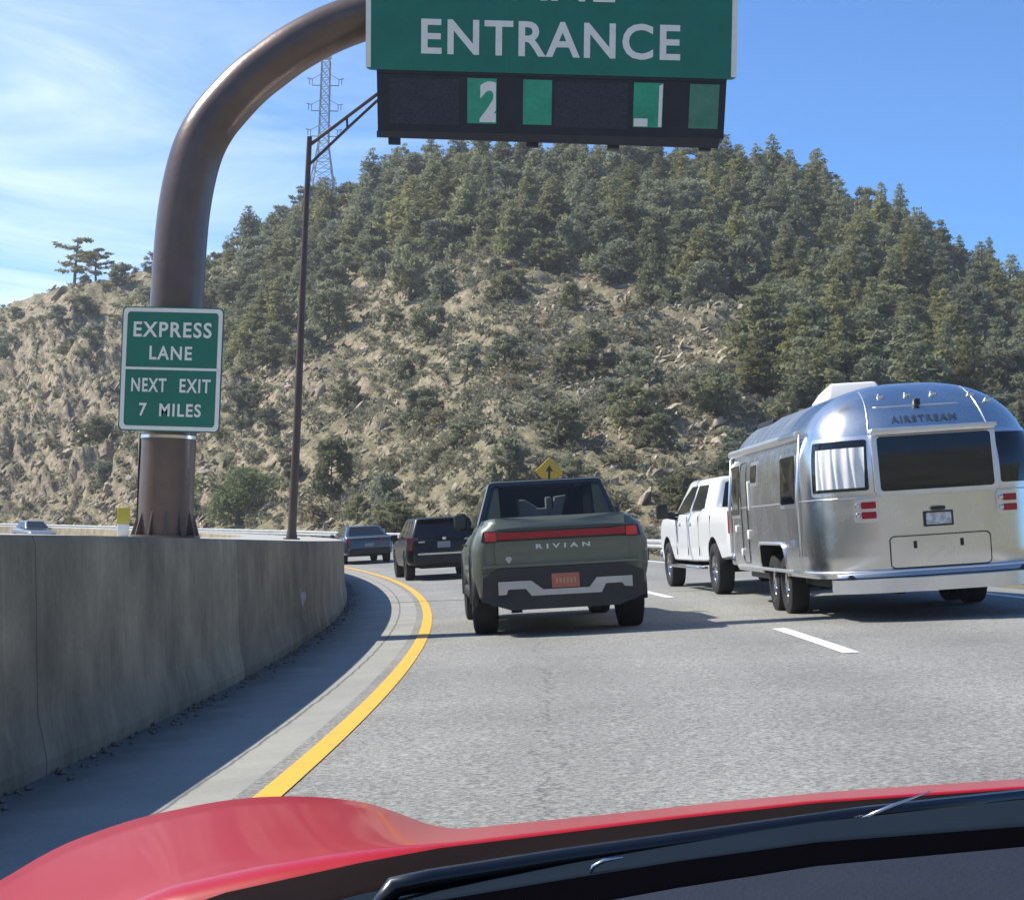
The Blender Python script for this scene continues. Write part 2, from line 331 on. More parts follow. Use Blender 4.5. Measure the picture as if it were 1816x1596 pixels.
# median barrier: wide concrete wall, top flush with the sign footing
prof = [(-1.38, -.125), (-1.38, -.03), (-1.44, .22), (-1.49, 1.10), (-1.51, 1.148), (-3.9, 1.15), (-3.93, 1.12), (-4.05, -.06)]
wall = empty('median_barrier', None, 'grey concrete barrier wall curving left along the shaded shoulder, with the sign column on top', 'barrier')
ztop = lambda s: float(np.interp(s, [-12, -5, 6, 20, 60], [.055, .04, -.03, -.085, -.1]))      # the wall top falls gently along the curve
def wallstrip(a, b, name, m):
    mb = MB(); uv = []; acc = 0; pp = prof[a:b+1]; ds = 1.0
    ss = list(np.arange(S0, S1+.1, ds)); d = [0]
    for i in range(1, len(pp)): d.append(d[-1]+math.hypot(pp[i][0]-pp[i-1][0], pp[i][1]-pp[i-1][1]))
    n = len(pp)
    for s in ss:
        for (t, z), q in zip(pp, d): x, y = st(s, t); mb.v.append((x, y, z+(ztop(s) if z > 1 else 0))); uv.append((q, s))
    for i in range(len(ss)-1):
        for j in range(n-1): mb.f.append((i*n+j, (i+1)*n+j, (i+1)*n+j+1, i*n+j+1))
    return build_uv(mb, uv, name, m, parent=wall)
wallstrip(0, 4, 'wall_face', WALLM); wallstrip(4, 5, 'wall_cap', CAPM); wallstrip(5, 7, 'wall_face', WALLM)
# pale chip in the wall face
def wallpt(s, h, off=0):
    for i in range(len(prof)-1):
        (t0, z0), (t1, z1) = prof[i], prof[i+1]
        if z0 <= h <= z1 and i < 4: f = (h-z0)/(z1-z0); t = t0+(t1-t0)*f; x, y = st(s, t+off); return Vector((x, y, h))
chip = MB(); cs = to_s(-2.62, 19.9)
pts = [(-.1,.25),(.02,.17),(.16,.19),(.42,.17),(.45,.12),(.36,.08),(.2,.07),(.12,0),(.04,.03),(-.03,.12)]
chip.plate(pts, lambda a, b, o_: wallpt(cs+a*1.4, .31+b, .002+o_), .004)
chip.build('spalled_patch', mat('fresh_concrete', (.62, .60, .55), .9, var=.4, vscale=14, bump=.5), wall)

gv = MB(); rr0 = random.Random(5)
for k in range(900):
    s = rr0.uniform(-14, 45); t = -1.37+abs(rr0.gauss(0, .10)); x, y = st(s, t); q = rr0.uniform(.006, .026); z = zroad(t)+q*.4
    vs = [(x+q*rr0.uniform(.6, 1.4), y, z), (x, y+q*rr0.uniform(.6, 1.4), z), (x-q, y, z), (x, y-q, z), (x, y, z+q*.8), (x, y, z-q)]
    gv.add(vs, [(0,1,4), (1,2,4), (2,3,4), (3,0,4), (1,0,5), (2,1,5), (3,2,5), (0,3,5)])
o = gv.build('gravel', mat('gravel', (.22, .19, .15), .9, var=.5, vscale=20), solid=False); tag(o, 'fine grit and pebbles along the foot of the barrier', 'gravel', kind='stuff')

# ------------------------------------------------------------------ guardrail on the outer edge
gr = empty('guardrail', None, 'pale steel guardrail on posts along the outer edge of the road below the hill', 'guardrail')
gp = [(0,.43),(.07,.47),(.07,.53),(0,.57),(0,.61),(.07,.65),(.07,.71),(0,.75)]
mb = MB(); ss = list(np.arange(20, 190, 1.5))
for s in ss:
    for t, z in gp: x, y = st(s, 11.0-t); mb.v.append((x, y, zroad(11)+z))
n = len(gp)
for i in range(len(ss)-1):
    for j in range(n-1): mb.f.append((i*n+j, i*n+j+1, (i+1)*n+j+1, (i+1)*n+j))
o = mb.build('rail', steel, gr, solid=False); so_ = o.modifiers.new('s', 'SOLIDIFY'); so_.thickness = .01
wood = mat('weathered_wood', (.16, .12, .09), .9, var=.4, vscale=5)
pm = None
for k, s in enumerate(np.arange(22, 188, 1.9)):
    x, y = st(s, 11.12)
    if k >= 88: break
    if pm is None:
        b = MB(); b.box(-.08, .08, -.1, .1, 0, .8); pm = b.build('post', wood, gr, bevel=.01)
        pp = pm
    else: pp = pm.copy(); col.objects.link(pp); pp.parent = gr
    pp.location = (x, y, zroad(11)-.05); pp.rotation_euler = (0, 0, s/R0)

# ------------------------------------------------------------------ terrain
def hashn(ix, iy, seed):
    h = (ix*374761393+iy*668265263+seed*1442695041) & 0xffffffff
    h = ((h ^ (h >> 13))*1274126177) & 0xffffffff; h = h ^ (h >> 16); return (h & 0xffff)/65535.0
def vnoise(x, y, seed=0):
    ix = np.floor(x).astype(np.int64); iy = np.floor(y).astype(np.int64); fx = x-ix; fy = y-iy; fx = fx*fx*(3-2*fx); fy = fy*fy*(3-2*fy)
    a = hashn(ix, iy, seed); b = hashn(ix+1, iy, seed); c = hashn(ix, iy+1, seed); d = hashn(ix+1, iy+1, seed)
    return (a*(1-fx)+b*fx)*(1-fy)+(c*(1-fx)+d*fx)*fy
def fbm(x, y, o=4, seed=0):
    v = 0; a = .5; 
    for i in range(o): v = v+a*vnoise(x, y, seed+i*17); x = x*2.03+3.1; y = y*2.03+1.7; a *= .5
    return v
SKX = np.array([-600,-200,0,60,120,200,270,360,430,500,560,640,720,800,1000,1290,1400,1500,1600,1700,1816,2100,2600,3500])
SKY = np.array([700,600,548,520,503,492,478,478,432,388,362,345,312,292,290,302,338,378,425,480,535,620,700,780])
def hor(px): return 950+.0244*(px-908)
def r_circle(az, t):   # distance from the eye's plan position to the arc of offset t
    dx, dy = np.sin(az), np.cos(az); b = -(CX*dx+CY*dy); c = CX*CX+CY*CY-(R0+t)**2
    return -b+np.sqrt(b*b-c)
def terrain_z(x, y):
    x = np.asarray(x, float); y = np.asarray(y, float); az = np.arctan2(x, y); r = np.hypot(x, y)
    azc = np.clip(az, R(-60), R(60)); px = 908+FPX*np.tan(azc)
    rb = np.maximum(r_circle(az, 13.5), 84+6*fbm(az*9, az*0, 2, 5)); r1 = rb+118-22*np.exp(-((px-120)/260)**2)
    Z1 = r1*np.cos(azc); H = (hor(px)-np.interp(px, SKX, SKY))/FPX*Z1+1.25
    u = (r-rb)/(r1-rb); uu = np.clip(u, 0, 1)
    g = .42*uu+.58*uu**1.35; g = np.where(u > 1, 1-.28*(u-1), g)
    z = .40+(H-.4)*g
    k = np.clip(u*6, 0, 1)*np.clip((1.25-u)*4, .3, 1)
    gul = (fbm(x*.035, y*.035, 3, 11)-.45)*7
    z = z+k*gul*np.clip(1.05-uu, 0.06, 1)
    rock = fbm(x*.16+7, y*.16, 4, 23); rock = np.clip(rock-.47, 0, 1)
    leftk = 1+1.6*np.exp(-((px-150)/330)**2)
    step = rock*7.5; step = np.floor(step*2.2)/2.2*.6+step*.4
    wx = 9*(fbm(x*.07, y*.07, 3, 71)-.45); d1 = x*.80+z*1.05+wx; d2 = x*.85-z*.65+y*.2+wx*.7
    strata = fbm(d1*.62, d2*.22, 4, 51)-.45
    z = z+k*leftk*np.clip(2.6-2.4*uu, .25, 1)*(step*.55+strata*(.5+1.5*np.exp(-((px-120)/300)**2))+(np.abs(fbm(x*.55, y*.55, 3, 31)-.45))*.7+(fbm(x*1.5, y*1.5, 3, 41)-.43)*.75)
    return z, u, px
az = np.concatenate([np.radians(np.arange(-75, -21, 1.0)), np.radians(np.arange(-21, 21, .095)), np.radians(np.arange(21, 80, 1.0))])
uu = np.concatenate([np.linspace(0, 1, 420), np.linspace(1.02, 2.0, 25)])
AZg, Ug = np.meshgrid(az, uu, indexing='ij')
r0 = r_circle(AZg, 11.35); rB = np.maximum(r_circle(AZg, 13.5), 86)
f0 = 24/420.
RR = np.where(Ug < f0, r0+(rB-r0)*Ug/f0, rB+(118)*(Ug-f0)/(1-f0)*1.02)
X = RR*np.sin(AZg); Y = RR*np.cos(AZg); Zt, _, _ = terrain_z(X, Y)
Zt = np.where(Ug <= 1e-9, .30, Zt)
na, nr = X.shape
me = bpy.data.meshes.new('hillside'); V = np.stack([X, Y, Zt], -1).reshape(-1, 3)
i = np.arange(na-1)[:, None]*nr+np.arange(nr-1)[None, :]; i = i.ravel()
F = np.stack([i, i+nr, i+nr+1, i+1], -1)[:, ::-1]
me.vertices.add(len(V)); me.vertices.foreach_set('co', V.ravel()); me.loops.add(F.size); me.loops.foreach_set('vertex_index', F.ravel()); me.polygons.add(len(F))
me.polygons.foreach_set('loop_start', np.arange(0, F.size, 4)); me.polygons.foreach_set('loop_total', np.full(len(F), 4)); me.update(); me.validate()
bm = bmesh.new(); bm.from_mesh(me); bmesh.ops.recalc_face_normals(bm, faces=bm.faces)
if sum(f.normal.z for f in list(bm.faces)[:500]) < 0: bmesh.ops.reverse_faces(bm, faces=bm.faces)
bm.to_mesh(me); bm.free()
hill = bpy.data.objects.new('hillside', me); col.objects.link(hill); hill['kind'] = 'structure'
def hillmat():
    M = bpy.data.materials.new('hill_ground'); M.use_nodes = True; t = M.node_tree; b = t.nodes['Principled BSDF']; L = t.links.new
    T = N(t, 'ShaderNodeTexCoord'); src = T.outputs['Object']
    def nz(s, d, a, z, ro=.65, sd=0):
        m_ = N(t, 'ShaderNodeMapping'); m_.inputs['Location'].default_value = (sd, sd*2, 0); L(src, m_.inputs[0])
        n = N(t, 'ShaderNodeTexNoise'); n.inputs['Scale'].default_value = s; n.inputs['Detail'].default_value = d; n.inputs['Roughness'].default_value = ro; L(m_.outputs[0], n.inputs['Vector'])
        r = N(t, 'ShaderNodeMapRange'); r.inputs[1].default_value = a; r.inputs[2].default_value = z; L(n.outputs['Fac'], r.inputs[0]); return r.outputs[0]
    def mix(fac, a, c):
        m_ = N(t, 'ShaderNodeMix', data_type='RGBA')
        L(fac, m_.inputs[0])
        if isinstance(a, tuple): m_.inputs[6].default_value = (*a, 1)
        else: L(a, m_.inputs[6])
        if isinstance(c, tuple): m_.inputs[7].default_value = (*c, 1)
        else: L(c, m_.inputs[7])
        return m_.outputs[2]
    c = mix(nz(.5, 6, .35, .65), (.37, .30, .19), (.22, .18, .11))       # dry grass and dirt
    c = mix(nz(1.6, 6, .45, .58, sd=40), c, (.19, .185, .10))
    c = mix(nz(.22, 4, .46, .60, sd=90), c, mix(nz(2.4, 5, .42, .58, sd=8), (.20, .205, .11), (.30, .25, .155)))                   # low sage
    c = mix(nz(.07, 3, .45, .62, sd=9), c, mix(nz(1.1, 5, .4, .6, sd=3), (.24, .20, .12), (.15, .15, .085)))
    vo = N(t, 'ShaderNodeTexVoronoi'); vo.inputs['Scale'].default_value = .85; vo.inputs['Randomness'].default_value = 1; L(src, vo.inputs['Vector'])
    vr = N(t, 'ShaderNodeMapRange'); vr.inputs[1].default_value = .28; vr.inputs[2].default_value = .16; L(vo.outputs['Distance'], vr.inputs[0])
    zone = nz(.09, 4, .44, .58, sd=77); mm = N(t, 'ShaderNodeMath', operation='MULTIPLY'); L(vr.outputs[0], mm.inputs[0]); L(zone, mm.inputs[1])
    c = mix(mm.outputs[0], c, mix(nz(2.2, 5, .35, .65, sd=5), (.47, .39, .28), (.30, .235, .16)))
    # steep rock faces
    g_ = N(t, 'ShaderNodeNewGeometry'); sp_ = N(t, 'ShaderNodeSeparateXYZ'); L(g_.outputs['Normal'], sp_.inputs[0])
    sr = N(t, 'ShaderNodeMapRange'); sr.inputs[1].default_value = .74; sr.inputs[2].default_value = .56; L(sp_.outputs['Z'], sr.inputs[0])
    c = mix(sr.outputs[0], c, mix(nz(1.3, 6, .38, .62, sd=15), (.47, .385, .265), (.19, .15, .105)))
    c = mix(nz(2.6, 5, .56, .66, .7, sd=31), c, (.50, .43, .31))
    c = mix(nz(2.1, 5, .60, .68, .7, sd=61), c, (.10, .08, .055))
    L(c, b.inputs['Base Color']); b.inputs['Roughness'].default_value = .95; b.inputs['Specular IOR Level'].default_value = .2
    n = N(t, 'ShaderNodeTexNoise'); n.inputs['Scale'].default_value = 3.2; n.inputs['Detail'].default_value = 7; n.inputs['Roughness'].default_value = .7; L(src, n.inputs['Vector'])
    bp = N(t, 'ShaderNodeBump'); bp.inputs['Strength'].default_value = .8; bp.inputs['Distance'].default_value = .35; L(n.outputs['Fac'], bp.inputs['Height']); L(bp.outputs[0], b.inputs['Normal'])
    return M
me.materials.append(hillmat())

A2, U2 = np.meshgrid(np.radians(np.arange(92, 269, 1.5)), np.linspace(0, 1, 40), indexing='ij'); RR2 = 95+170*U2; X2 = RR2*np.sin(A2); Y2 = RR2*np.cos(A2)  # unseen slope behind the camera, added to warm the trailer's reflections
Z2 = -.4+66*U2**.9*(.75+.5*fbm(A2*2.2, A2*0, 2, 3))+fbm(X2*.06, Y2*.06, 4, 9)*9*np.minimum(1, U2*5)
n2_, m2_ = X2.shape; i = (np.arange(n2_-1)[:, None]*m2_+np.arange(m2_-1)[None, :]).ravel(); mb = MB(); mb.v = [tuple(p) for p in np.stack([X2, Y2, Z2], -1).reshape(-1, 3)]; mb.f = [(int(a), int(a+1), int(a+m2_+1), int(a+m2_)) for a in i]
o = mb.build('opposite_hillside', mat('wooded_slope', (.10, .11, .06), .95, c2=(.26, .22, .15), vscale=.12, detail=7, thr=(.45, .6)), solid=False); o['kind'] = 'structure'

def proj(x, y, z):
    d = np.stack([x, y, z-1.25], -1); rr = np.array(_rr); uu_ = np.array(_uu); ff = np.array(_f); k = d@ff
    return 908+FPX*(d@rr)/k, 798-FPX*(d@uu_)/k

# ---- foliage meshes
def leaf_soup(pts, sizes, n_per, seed, spread=1.0, flat=.6, leaf=1.0):
    r = np.random.default_rng(seed); n = len(pts)*n_per
    base = np.repeat(np.array(pts), n_per, 0); sz = np.repeat(np.array(sizes), n_per)
    off = r.normal(0, 1, (n, 3)); off /= np.linalg.norm(off, axis=1, keepdims=True)+1e-6; off *= (r.random(n)**.45)[:, None]*sz[:, None]*spread; off[:, 2] *= flat
    c = base+off; s = sz*(.22+.26*r.random(n))*leaf
    a = r.normal(0, 1, (n, 3)); a /= np.linalg.norm(a, axis=1, keepdims=True); b = np.cross(a, r.normal(0, 1, (n, 3))); b /= np.linalg.norm(b, axis=1, keepdims=True)
    v = np.stack([c+a*s[:, None]*1.5, c+b*s[:, None]*.62, c-a*s[:, None]*.9-b*s[:, None]*.5], 1).reshape(-1, 3)
    f = np.arange(len(v)).reshape(-1, 3); return v, f
def mesh_np(name, v, f, m):
    me = bpy.data.meshes.new(name); k = f.shape[1]
    me.vertices.add(len(v)); me.vertices.foreach_set('co', np.asarray(v, float).ravel()); me.loops.add(f.size); me.loops.foreach_set('vertex_index', f.ravel().astype(np.int32)); me.polygons.add(len(f))
    me.polygons.foreach_set('loop_start', np.arange(0, f.size, k)); me.polygons.foreach_set('loop_total', np.full(len(f), k)); me.update(); me.materials.append(m); return me
def leafmat(name, c, c2, rnd=.28):
    M = mat(name, c, .75, c2=c2, vscale=.8, obj_rand=rnd, spec=.25, detail=2)
    t = M.node_tree; b = t.nodes['Principled BSDF']; src = b.inputs['Base Color'].links[0].from_socket
    tr = N(t, 'ShaderNodeBsdfTranslucent'); ms = N(t, 'ShaderNodeMixShader'); ms.inputs[0].default_value = .5; t.links.new(src, tr.inputs[0]); t.links.new(b.outputs[0], ms.inputs[1]); t.links.new(tr.outputs[0], ms.inputs[2]); t.links.new(ms.outputs[0], t.nodes['Material Output'].inputs[0])
    return M
LM = leafmat('conifer_needles', (.285, .315, .125), (.150, .178, .080))
LJ = leafmat('juniper_foliage', (.250, .285, .140), (.135, .162, .092), .28)
LB = leafmat('brush_foliage', (.30, .29, .155), (.19, .20, .10), .32)
LG = leafmat('bright_green_foliage', (.20, .27, .09), (.12, .18, .06), .15)
bark = mat('bark', (.13, .095, .07), .95, var=.4, vscale=4, bump=.4)
def tree_variant(kind, seed, fine=False):
    r = random.Random(seed); pts = []; sz = []
    if kind == 'pine':          # conical, layered boughs, height 1
        w = r.uniform(.22, .30); lean = (r.uniform(-.03, .03), r.uniform(-.03, .03)); lv = r.randint(11, 14)
        for i in range(lv):
            h = .14+.84*i/(lv-1)+r.uniform(-.02, .02); rad = w*(1-((h-.1)/.92)**1.35)*r.uniform(.7, 1.15)+.02; nb = max(2, int(9*(rad/w)))
            a0 = r.random()*6.28
            for k in range(nb):
                a = a0+6.28*k/nb+r.uniform(-.3, .3); q = rad*r.uniform(.5, 1.05); 
                if r.random() < .12: continue
                for t_ in ((.45, 1.0) if rad > .12 else (.8,)):
                    pts.append((q*t_*math.cos(a)+lean[0]*h, q*t_*math.sin(a)+lean[1]*h, h-.10*q*t_)); sz.append(.045+.22*rad*r.uniform(.7, 1.2))
        npr = 26; flat = .6
    elif kind == 'round':       # pinyon / juniper
        n = r.randint(30, 40); w = r.uniform(.34, .46)
        for i in range(n):
            a = r.random()*6.28; h = r.uniform(.12, .95); env = math.sin(math.pi*min(1, (h*.82+.16)))**.6; q = w*env*math.sqrt(r.random())
            pts.append((q*math.cos(a), q*math.sin(a), h)); sz.append(r.uniform(.08, .15))
        npr = 56; flat = .85
    elif kind == 'sparse':      # open old pine, flat-topped boughs
        for i in range(24):
            h = r.uniform(.24, .98); a = r.random()*6.28; q = r.uniform(.06, .42)*(1.25-h*.75)
            for k in range(3): pts.append((q*math.cos(a)+r.uniform(-.07, .07), q*math.sin(a)+r.uniform(-.07, .07), h+r.uniform(-.02, .02))); sz.append(r.uniform(.06, .09))
        npr = 26; flat = .42
    elif kind == 'bush':
        n = r.randint(16, 24)
        for i in range(n):
            a = r.random()*6.28; q = .5*math.sqrt(r.random()); h = r.uniform(.1, .8)*(1-.5*q*q*4*.6); pts.append((q*math.cos(a), q*math.sin(a), h)); sz.append(r.uniform(.14, .22))
        npr = 34; flat = .8
    v, f = leaf_soup(pts, sz, npr*(4 if fine else 1), seed, 1.0, flat, .45 if fine else 1.0); v[:, 2] = np.maximum(v[:, 2], .02)
    tr = MB()
    top = {'pine': .93, 'round': .6, 'sparse': .93, 'bush': .35}[kind]; tw = {'pine': .022, 'round': .032, 'sparse': .026, 'bush': .03}[kind]
    j = lambda: r.uniform(-.012, .012)
    tr.tube([(0, 0, -.05), (j(), j(), top*.35), (j(), j(), top*.7), (0, 0, top)], [tw, tw*.8, tw*.5, tw*.15], 6)
    for q in r.sample(pts, min(len(pts), 14 if kind != 'pine' else 10)):
        h = max(.05, min(top, q[2]-.12)); tr.tube([(0, 0, h), (q[0]*.6, q[1]*.6, (h+q[2])/2), q], [tw*.4, tw*.25, tw*.1], 4, False)
    return v, f, tr
VAR = {}
for kind, lm, cnt in (('pine', LM, 8), ('round', LJ, 6), ('sparse', LM, 3), ('bush', LB, 5), ('green', LG, 2)):
    VAR[kind] = []
    for q in range(cnt):
        v, f, tr = tree_variant('bush' if kind == 'green' else kind, 100+q*7+len(kind)*31, kind == 'green')
        cm = mesh_np('crown', v, f, lm); tm = bpy.data.meshes.new('trunk'); tm.from_pydata(tr.v, [], tr.f); tm.materials.append(bark); VAR[kind].append((cm, tm))
def plant(name, kind, x, y, h, label, cat, group=None, wide=1.0, sink=.15, lean=0, var=None):
    z = float(terrain_z(x, y)[0])-sink
    r = empty(name, None, label, cat, group); r.location = (x, y, z); r.rotation_euler = (random.uniform(-.05, .05), lean+random.uniform(-.05, .05), random.random()*6.28 if not lean else 0); r.scale = (h*wide, h*wide, h)
    cm, tm = VAR[kind][var if var is not None else random.randrange(len(VAR[kind]))]
    for nm, d in (('crown', cm), ('trunk' if kind not in ('bush', 'green') else 'stem', tm)):
        o = bpy.data.objects.new(nm, d); col.objects.link(o); o.parent = r
    return r
def at_px(px, py, dpx=0):     # ground point on the hill seen in the direction (px, py)
    a = math.atan((px-908)/FPX); rs = np.arange(86, 330, .5); xs = rs*math.sin(a); ys = rs*math.cos(a); z, _, _ = terrain_z(xs, ys); X_, Y_ = proj(xs, ys, z)
    i = np.argmax(Y_ <= py) if (Y_ <= py).any() else int(np.argmin(Y_)); return float(xs[i]), float(ys[i]), float(rs[i])
# notable individual plants
NOTE = []
def note(name, kind, px, py, hpx, label, cat, **k):
    x, y, r = at_px(px, py); plant(name, kind, x, y, hpx*r/FPX, label, cat, **k); NOTE.append((x, y))
note('pine_tree', 'sparse', 120, 470, 84, 'lone open pine standing on the bare ridge at far left', 'tree', wide=1.45, var=0)
note('pine_tree', 'sparse', 158, 470, 58, 'smaller windswept pine just right of the lone ridge pine', 'tree', wide=1.5, var=1)
note('juniper_tree', 'round', 205, 505, 42, 'low dark juniper on the left ridge beside the lone pine', 'tree', wide=1.4)
note('pine_tree', 'sparse', 522, 400, 76, 'flat topped pine on the ridge just left of the thin lamp post', 'tree', wide=.9, var=2)
note('pine_tree', 'pine', 645, 365, 105, 'tall pointed pine on the ridge right of the power pylon', 'tree', wide=1.35)
note('pine_tree', 'pine', 705, 345, 92, 'tall pine on the ridge under the left end of the dark price board', 'tree', wide=1.3)
note('pine_tree', 'pine', 1590, 430, 105, 'pointed pine rising above the right ridge over the silver trailer', 'tree', wide=.9)
note('pine_tree', 'pine', 1752, 500, 86, 'pointed pine on the right ridge near the picture edge', 'tree', wide=.9)
note('pine_tree', 'pine', 1300, 325, 72, 'small pointed pine on the ridge just right of the price board', 'tree', wide=1.0)
note('green_bush', 'green', 425, 925, 120, 'bright green bush at the hill foot between the sign column and lamp post', 'bush', wide=1.25)
note('juniper_tree', 'round', 590, 890, 120, 'dark juniper at the hill foot just right of the lamp post', 'tree', wide=.85)
note('juniper_tree', 'round', 690, 925, 88, 'dark juniper behind the black vehicle at the hill foot', 'tree', wide=1.0)
note('juniper_tree', 'round', 575, 605, 110, 'dark spreading juniper on mid slope beside the lamp post', 'tree', wide=1.1)
note('juniper_tree', 'round', 720, 535, 100, 'dark juniper shading bare slope left of centre', 'tree', wide=1.0)
note('juniper_tree', 'round', 1315, 525, 110, 'dark juniper above the pale rock outcrop on the right slope', 'tree', wide=1.0)
# scattered trees
def scatter(n, dens, mind, maxtry=60000, r_lo=.02, seed=1):
    r = np.random.default_rng(seed); got = []; M = 6000
    a = np.arctan((r.uniform(-150, 1980, maxtry)-908)/FPX); u = r.uniform(0, 1.04, maxtry)
    rb = np.maximum(r_circle(a, 13.5), 86); rr = rb+118*u; xs = rr*np.sin(a); ys = rr*np.cos(a); z, U, _ = terrain_z(xs, ys); px, py = proj(xs, ys, z); p = dens(px, py, U)
    ok = r.random(maxtry) < p
    P = np.zeros((0, 2))
    for i in np.nonzero(ok)[0]:
        md = mind(px[i], py[i]) if callable(mind) else mind
        if len(P) and np.min((P[:, 0]-xs[i])**2+(P[:, 1]-ys[i])**2) < md*md: continue
        P = np.vstack([P, [xs[i], ys[i]]]); got.append((xs[i], ys[i], px[i], py[i], rr[i], U[i]))
        if len(got) >= n: break
    return got
def band(v, a, b): return np.clip((v-a)/(b-a), 0, 1)
def dens_forest(px, py, U):
    sk = np.interp(px, SKX, SKY)
    depth = 195+50*np.sin(px/170.)+70*band(px, 1150, 1500)
    d = band(sk+depth-py, -30, 50)                                     # upper belt
    d = np.maximum(d, band(px, 1330, 1500)*band(760-py, 0, 40))        # whole right flank
    d = np.where(px < 430, d*.25*band(px, 180, 330), d)
    d = np.where(px < 180, 0, d)
    bare = np.exp(-(((px-1300)/75)**2+((py-545)/55)**2))+np.exp(-(((px-800)/90)**2+((py-530)/40)**2))*.6
    return np.clip(d-bare, 0, 1)
def where(px, U):
    a = [('left of the sign column', 280), ('between column and lamp post', 525), ('right of the lamp post', 660), ('left under the price board', 850), ('above green pickup', 1130), ('above white pickup', 1290), ('above trailer front', 1440), ('above trailer rear', 1680), ('at right picture edge', 9999)]
    b = [('at hill foot', .10), ('low down', .32), ('midslope', .58), ('high up', .85), ('on the ridge', 9)]
    return [t for t, v in b if U < v][0]+' '+[t for t, v in a if px < v][0]
def adj(h, w_, cut): return ('short ' if h < cut[0] else 'tall ' if h > cut[1] else 'middling ')+('broad ' if w_ > 1.22 else 'slender ')
zone_l = lambda px, py: ('on the left shoulder of the hill' if px < 620 else 'on the hilltop below the overhead board' if (px < 1290 and py < 480) else 'on the right flank of the hill' if px > 1250 else 'on the middle slope of the hill')
T1 = scatter(345, dens_forest, lambda px, py: 3.0, seed=3, maxtry=40000)
for x, y, px, py, r_, U in T1:
    if any((x-a)**2+(y-b)**2 < 3 for a, b in NOTE): continue
    pine = random.random() < (.82 if px > 1250 else .68 if py < 420 else .5); h = random.uniform(4.2, 7.2) if pine else random.uniform(3.4, 5.2)
    if px < 430: h *= .7
    zl = zone_l(px, py)
    wd_ = random.uniform(1.0, 1.6)
    plant('pine_tree' if pine else 'juniper_tree', 'pine' if pine else 'round', x, y, h, adj(h, wd_, (5.2, 6.2) if pine else (4.0, 4.6))+('pointed pine ' if pine else 'rounded juniper ')+where(px, U), 'tree', ('pines ' if pine else 'junipers ')+where(px, U), wide=wd_)
def dens_mid(px, py, U):
    cl = fbm(px/160., py/110., 3, 91); base = band(cl, .34, .50)
    return np.where((py > 430) & (px > 240), base, np.where((px <= 240) & (px > 60), .22, .2))*.9
T2 = scatter(140, dens_mid, 3.3, seed=12, maxtry=20000)
for x, y, px, py, r_, U in T2:
    if any((x-a)**2+(y-b)**2 < 9 for a, b in NOTE): continue
    zl = zone_l(px, py)
    h = random.uniform(1.8, 4.0); wd_ = random.uniform(1.0, 1.6)
    plant('juniper_tree', 'round', x, y, h, adj(h, wd_, (2.5, 3.3))+'lone juniper '+where(px, U), 'tree', 'lone junipers '+where(px, U), wide=wd_)
T3 = scatter(285, lambda px, py, U: np.where(px > 200, .6, .45)*np.where(py > 420, 1, .1), 1.9, seed=15, maxtry=20000)
for x, y, px, py, r_, U in T3:
    zl = zone_l(px, py)
    h = random.uniform(.8, 1.8); wd_ = random.uniform(.9, 1.7)
    plant('scrub_bush', 'bush', x, y, h, adj(h, wd_, (1.1, 1.45))+'scrub bush '+where(px, U), 'bush', 'scrub bushes '+where(px, U), wide=wd_*1.15)
# background forest filling behind the individual pines (too many to count) and low scrub
def soup_object(name, items, m, kindlabel, n_per, seed, flat=.8, cat=None):
    vs = []; fs = []; k = 0
    r = random.Random(seed)
    pts = []; sz = []
    for x, y, h, w_ in items:
        z = float(terrain_z(x, y)[0]) if False else None
        pts.append((x, y, h, w_))
    A = np.array(pts); z, _, _ = terrain_z(A[:, 0], A[:, 1])
    q = []; s = []
    for i in range(len(A)):
        for j in range(3):
            q.append((A[i, 0]+r.uniform(-.4, .4)*A[i, 3], A[i, 1]+r.uniform(-.4, .4)*A[i, 3], z[i]+A[i, 2]*r.uniform(.2, .7))); s.append(A[i, 3]*r.uniform(.35, .6))
    v, f = leaf_soup(q, s, n_per, seed, 1.0, flat); me = mesh_np(name, v, f, m); o = bpy.data.objects.new(name, me); col.objects.link(o); o['kind'] = 'stuff'; tag(o, kindlabel, cat); return o
it = scatter(5600, lambda px, py, U: np.where((px > 300) & (py < 935), .95, .5)*np.clip(.35+band(fbm(px/90., py/60., 3, 77), .38, .55), 0, 1), .55, seed=21, maxtry=16000)
soup_object('low_scrub', [(a[0], a[1], random.uniform(.35, 1.0), random.uniform(.6, 1.35)) for a in it], LB, 'low sagebrush and dry brush covering the hillside', 13, 5, .6, 'scrub')
it = scatter(1100, dens_forest, 1.3, seed=33, maxtry=12000)
soup_object('forest_understory', [(a[0], a[1], random.uniform(1.2, 2.6), random.uniform(1.2, 2.0)) for a in it], LJ, 'dense young conifers filling the gaps of the hill forest', 34, 8, 1.0, 'undergrowth')
drygrass = leafmat('dry_grass', (.36, .29, .16), (.26, .21, .12), .1)
it = scatter(2600, lambda px, py, U: np.where(py > 380, .8, .2), .5, seed=41, maxtry=12000)
soup_object('dry_grass', [(a[0], a[1], random.uniform(.2, .4), random.uniform(.25, .6)) for a in it], drygrass, 'straw coloured dry grass on the slope', 7, 9, .5, 'grass')

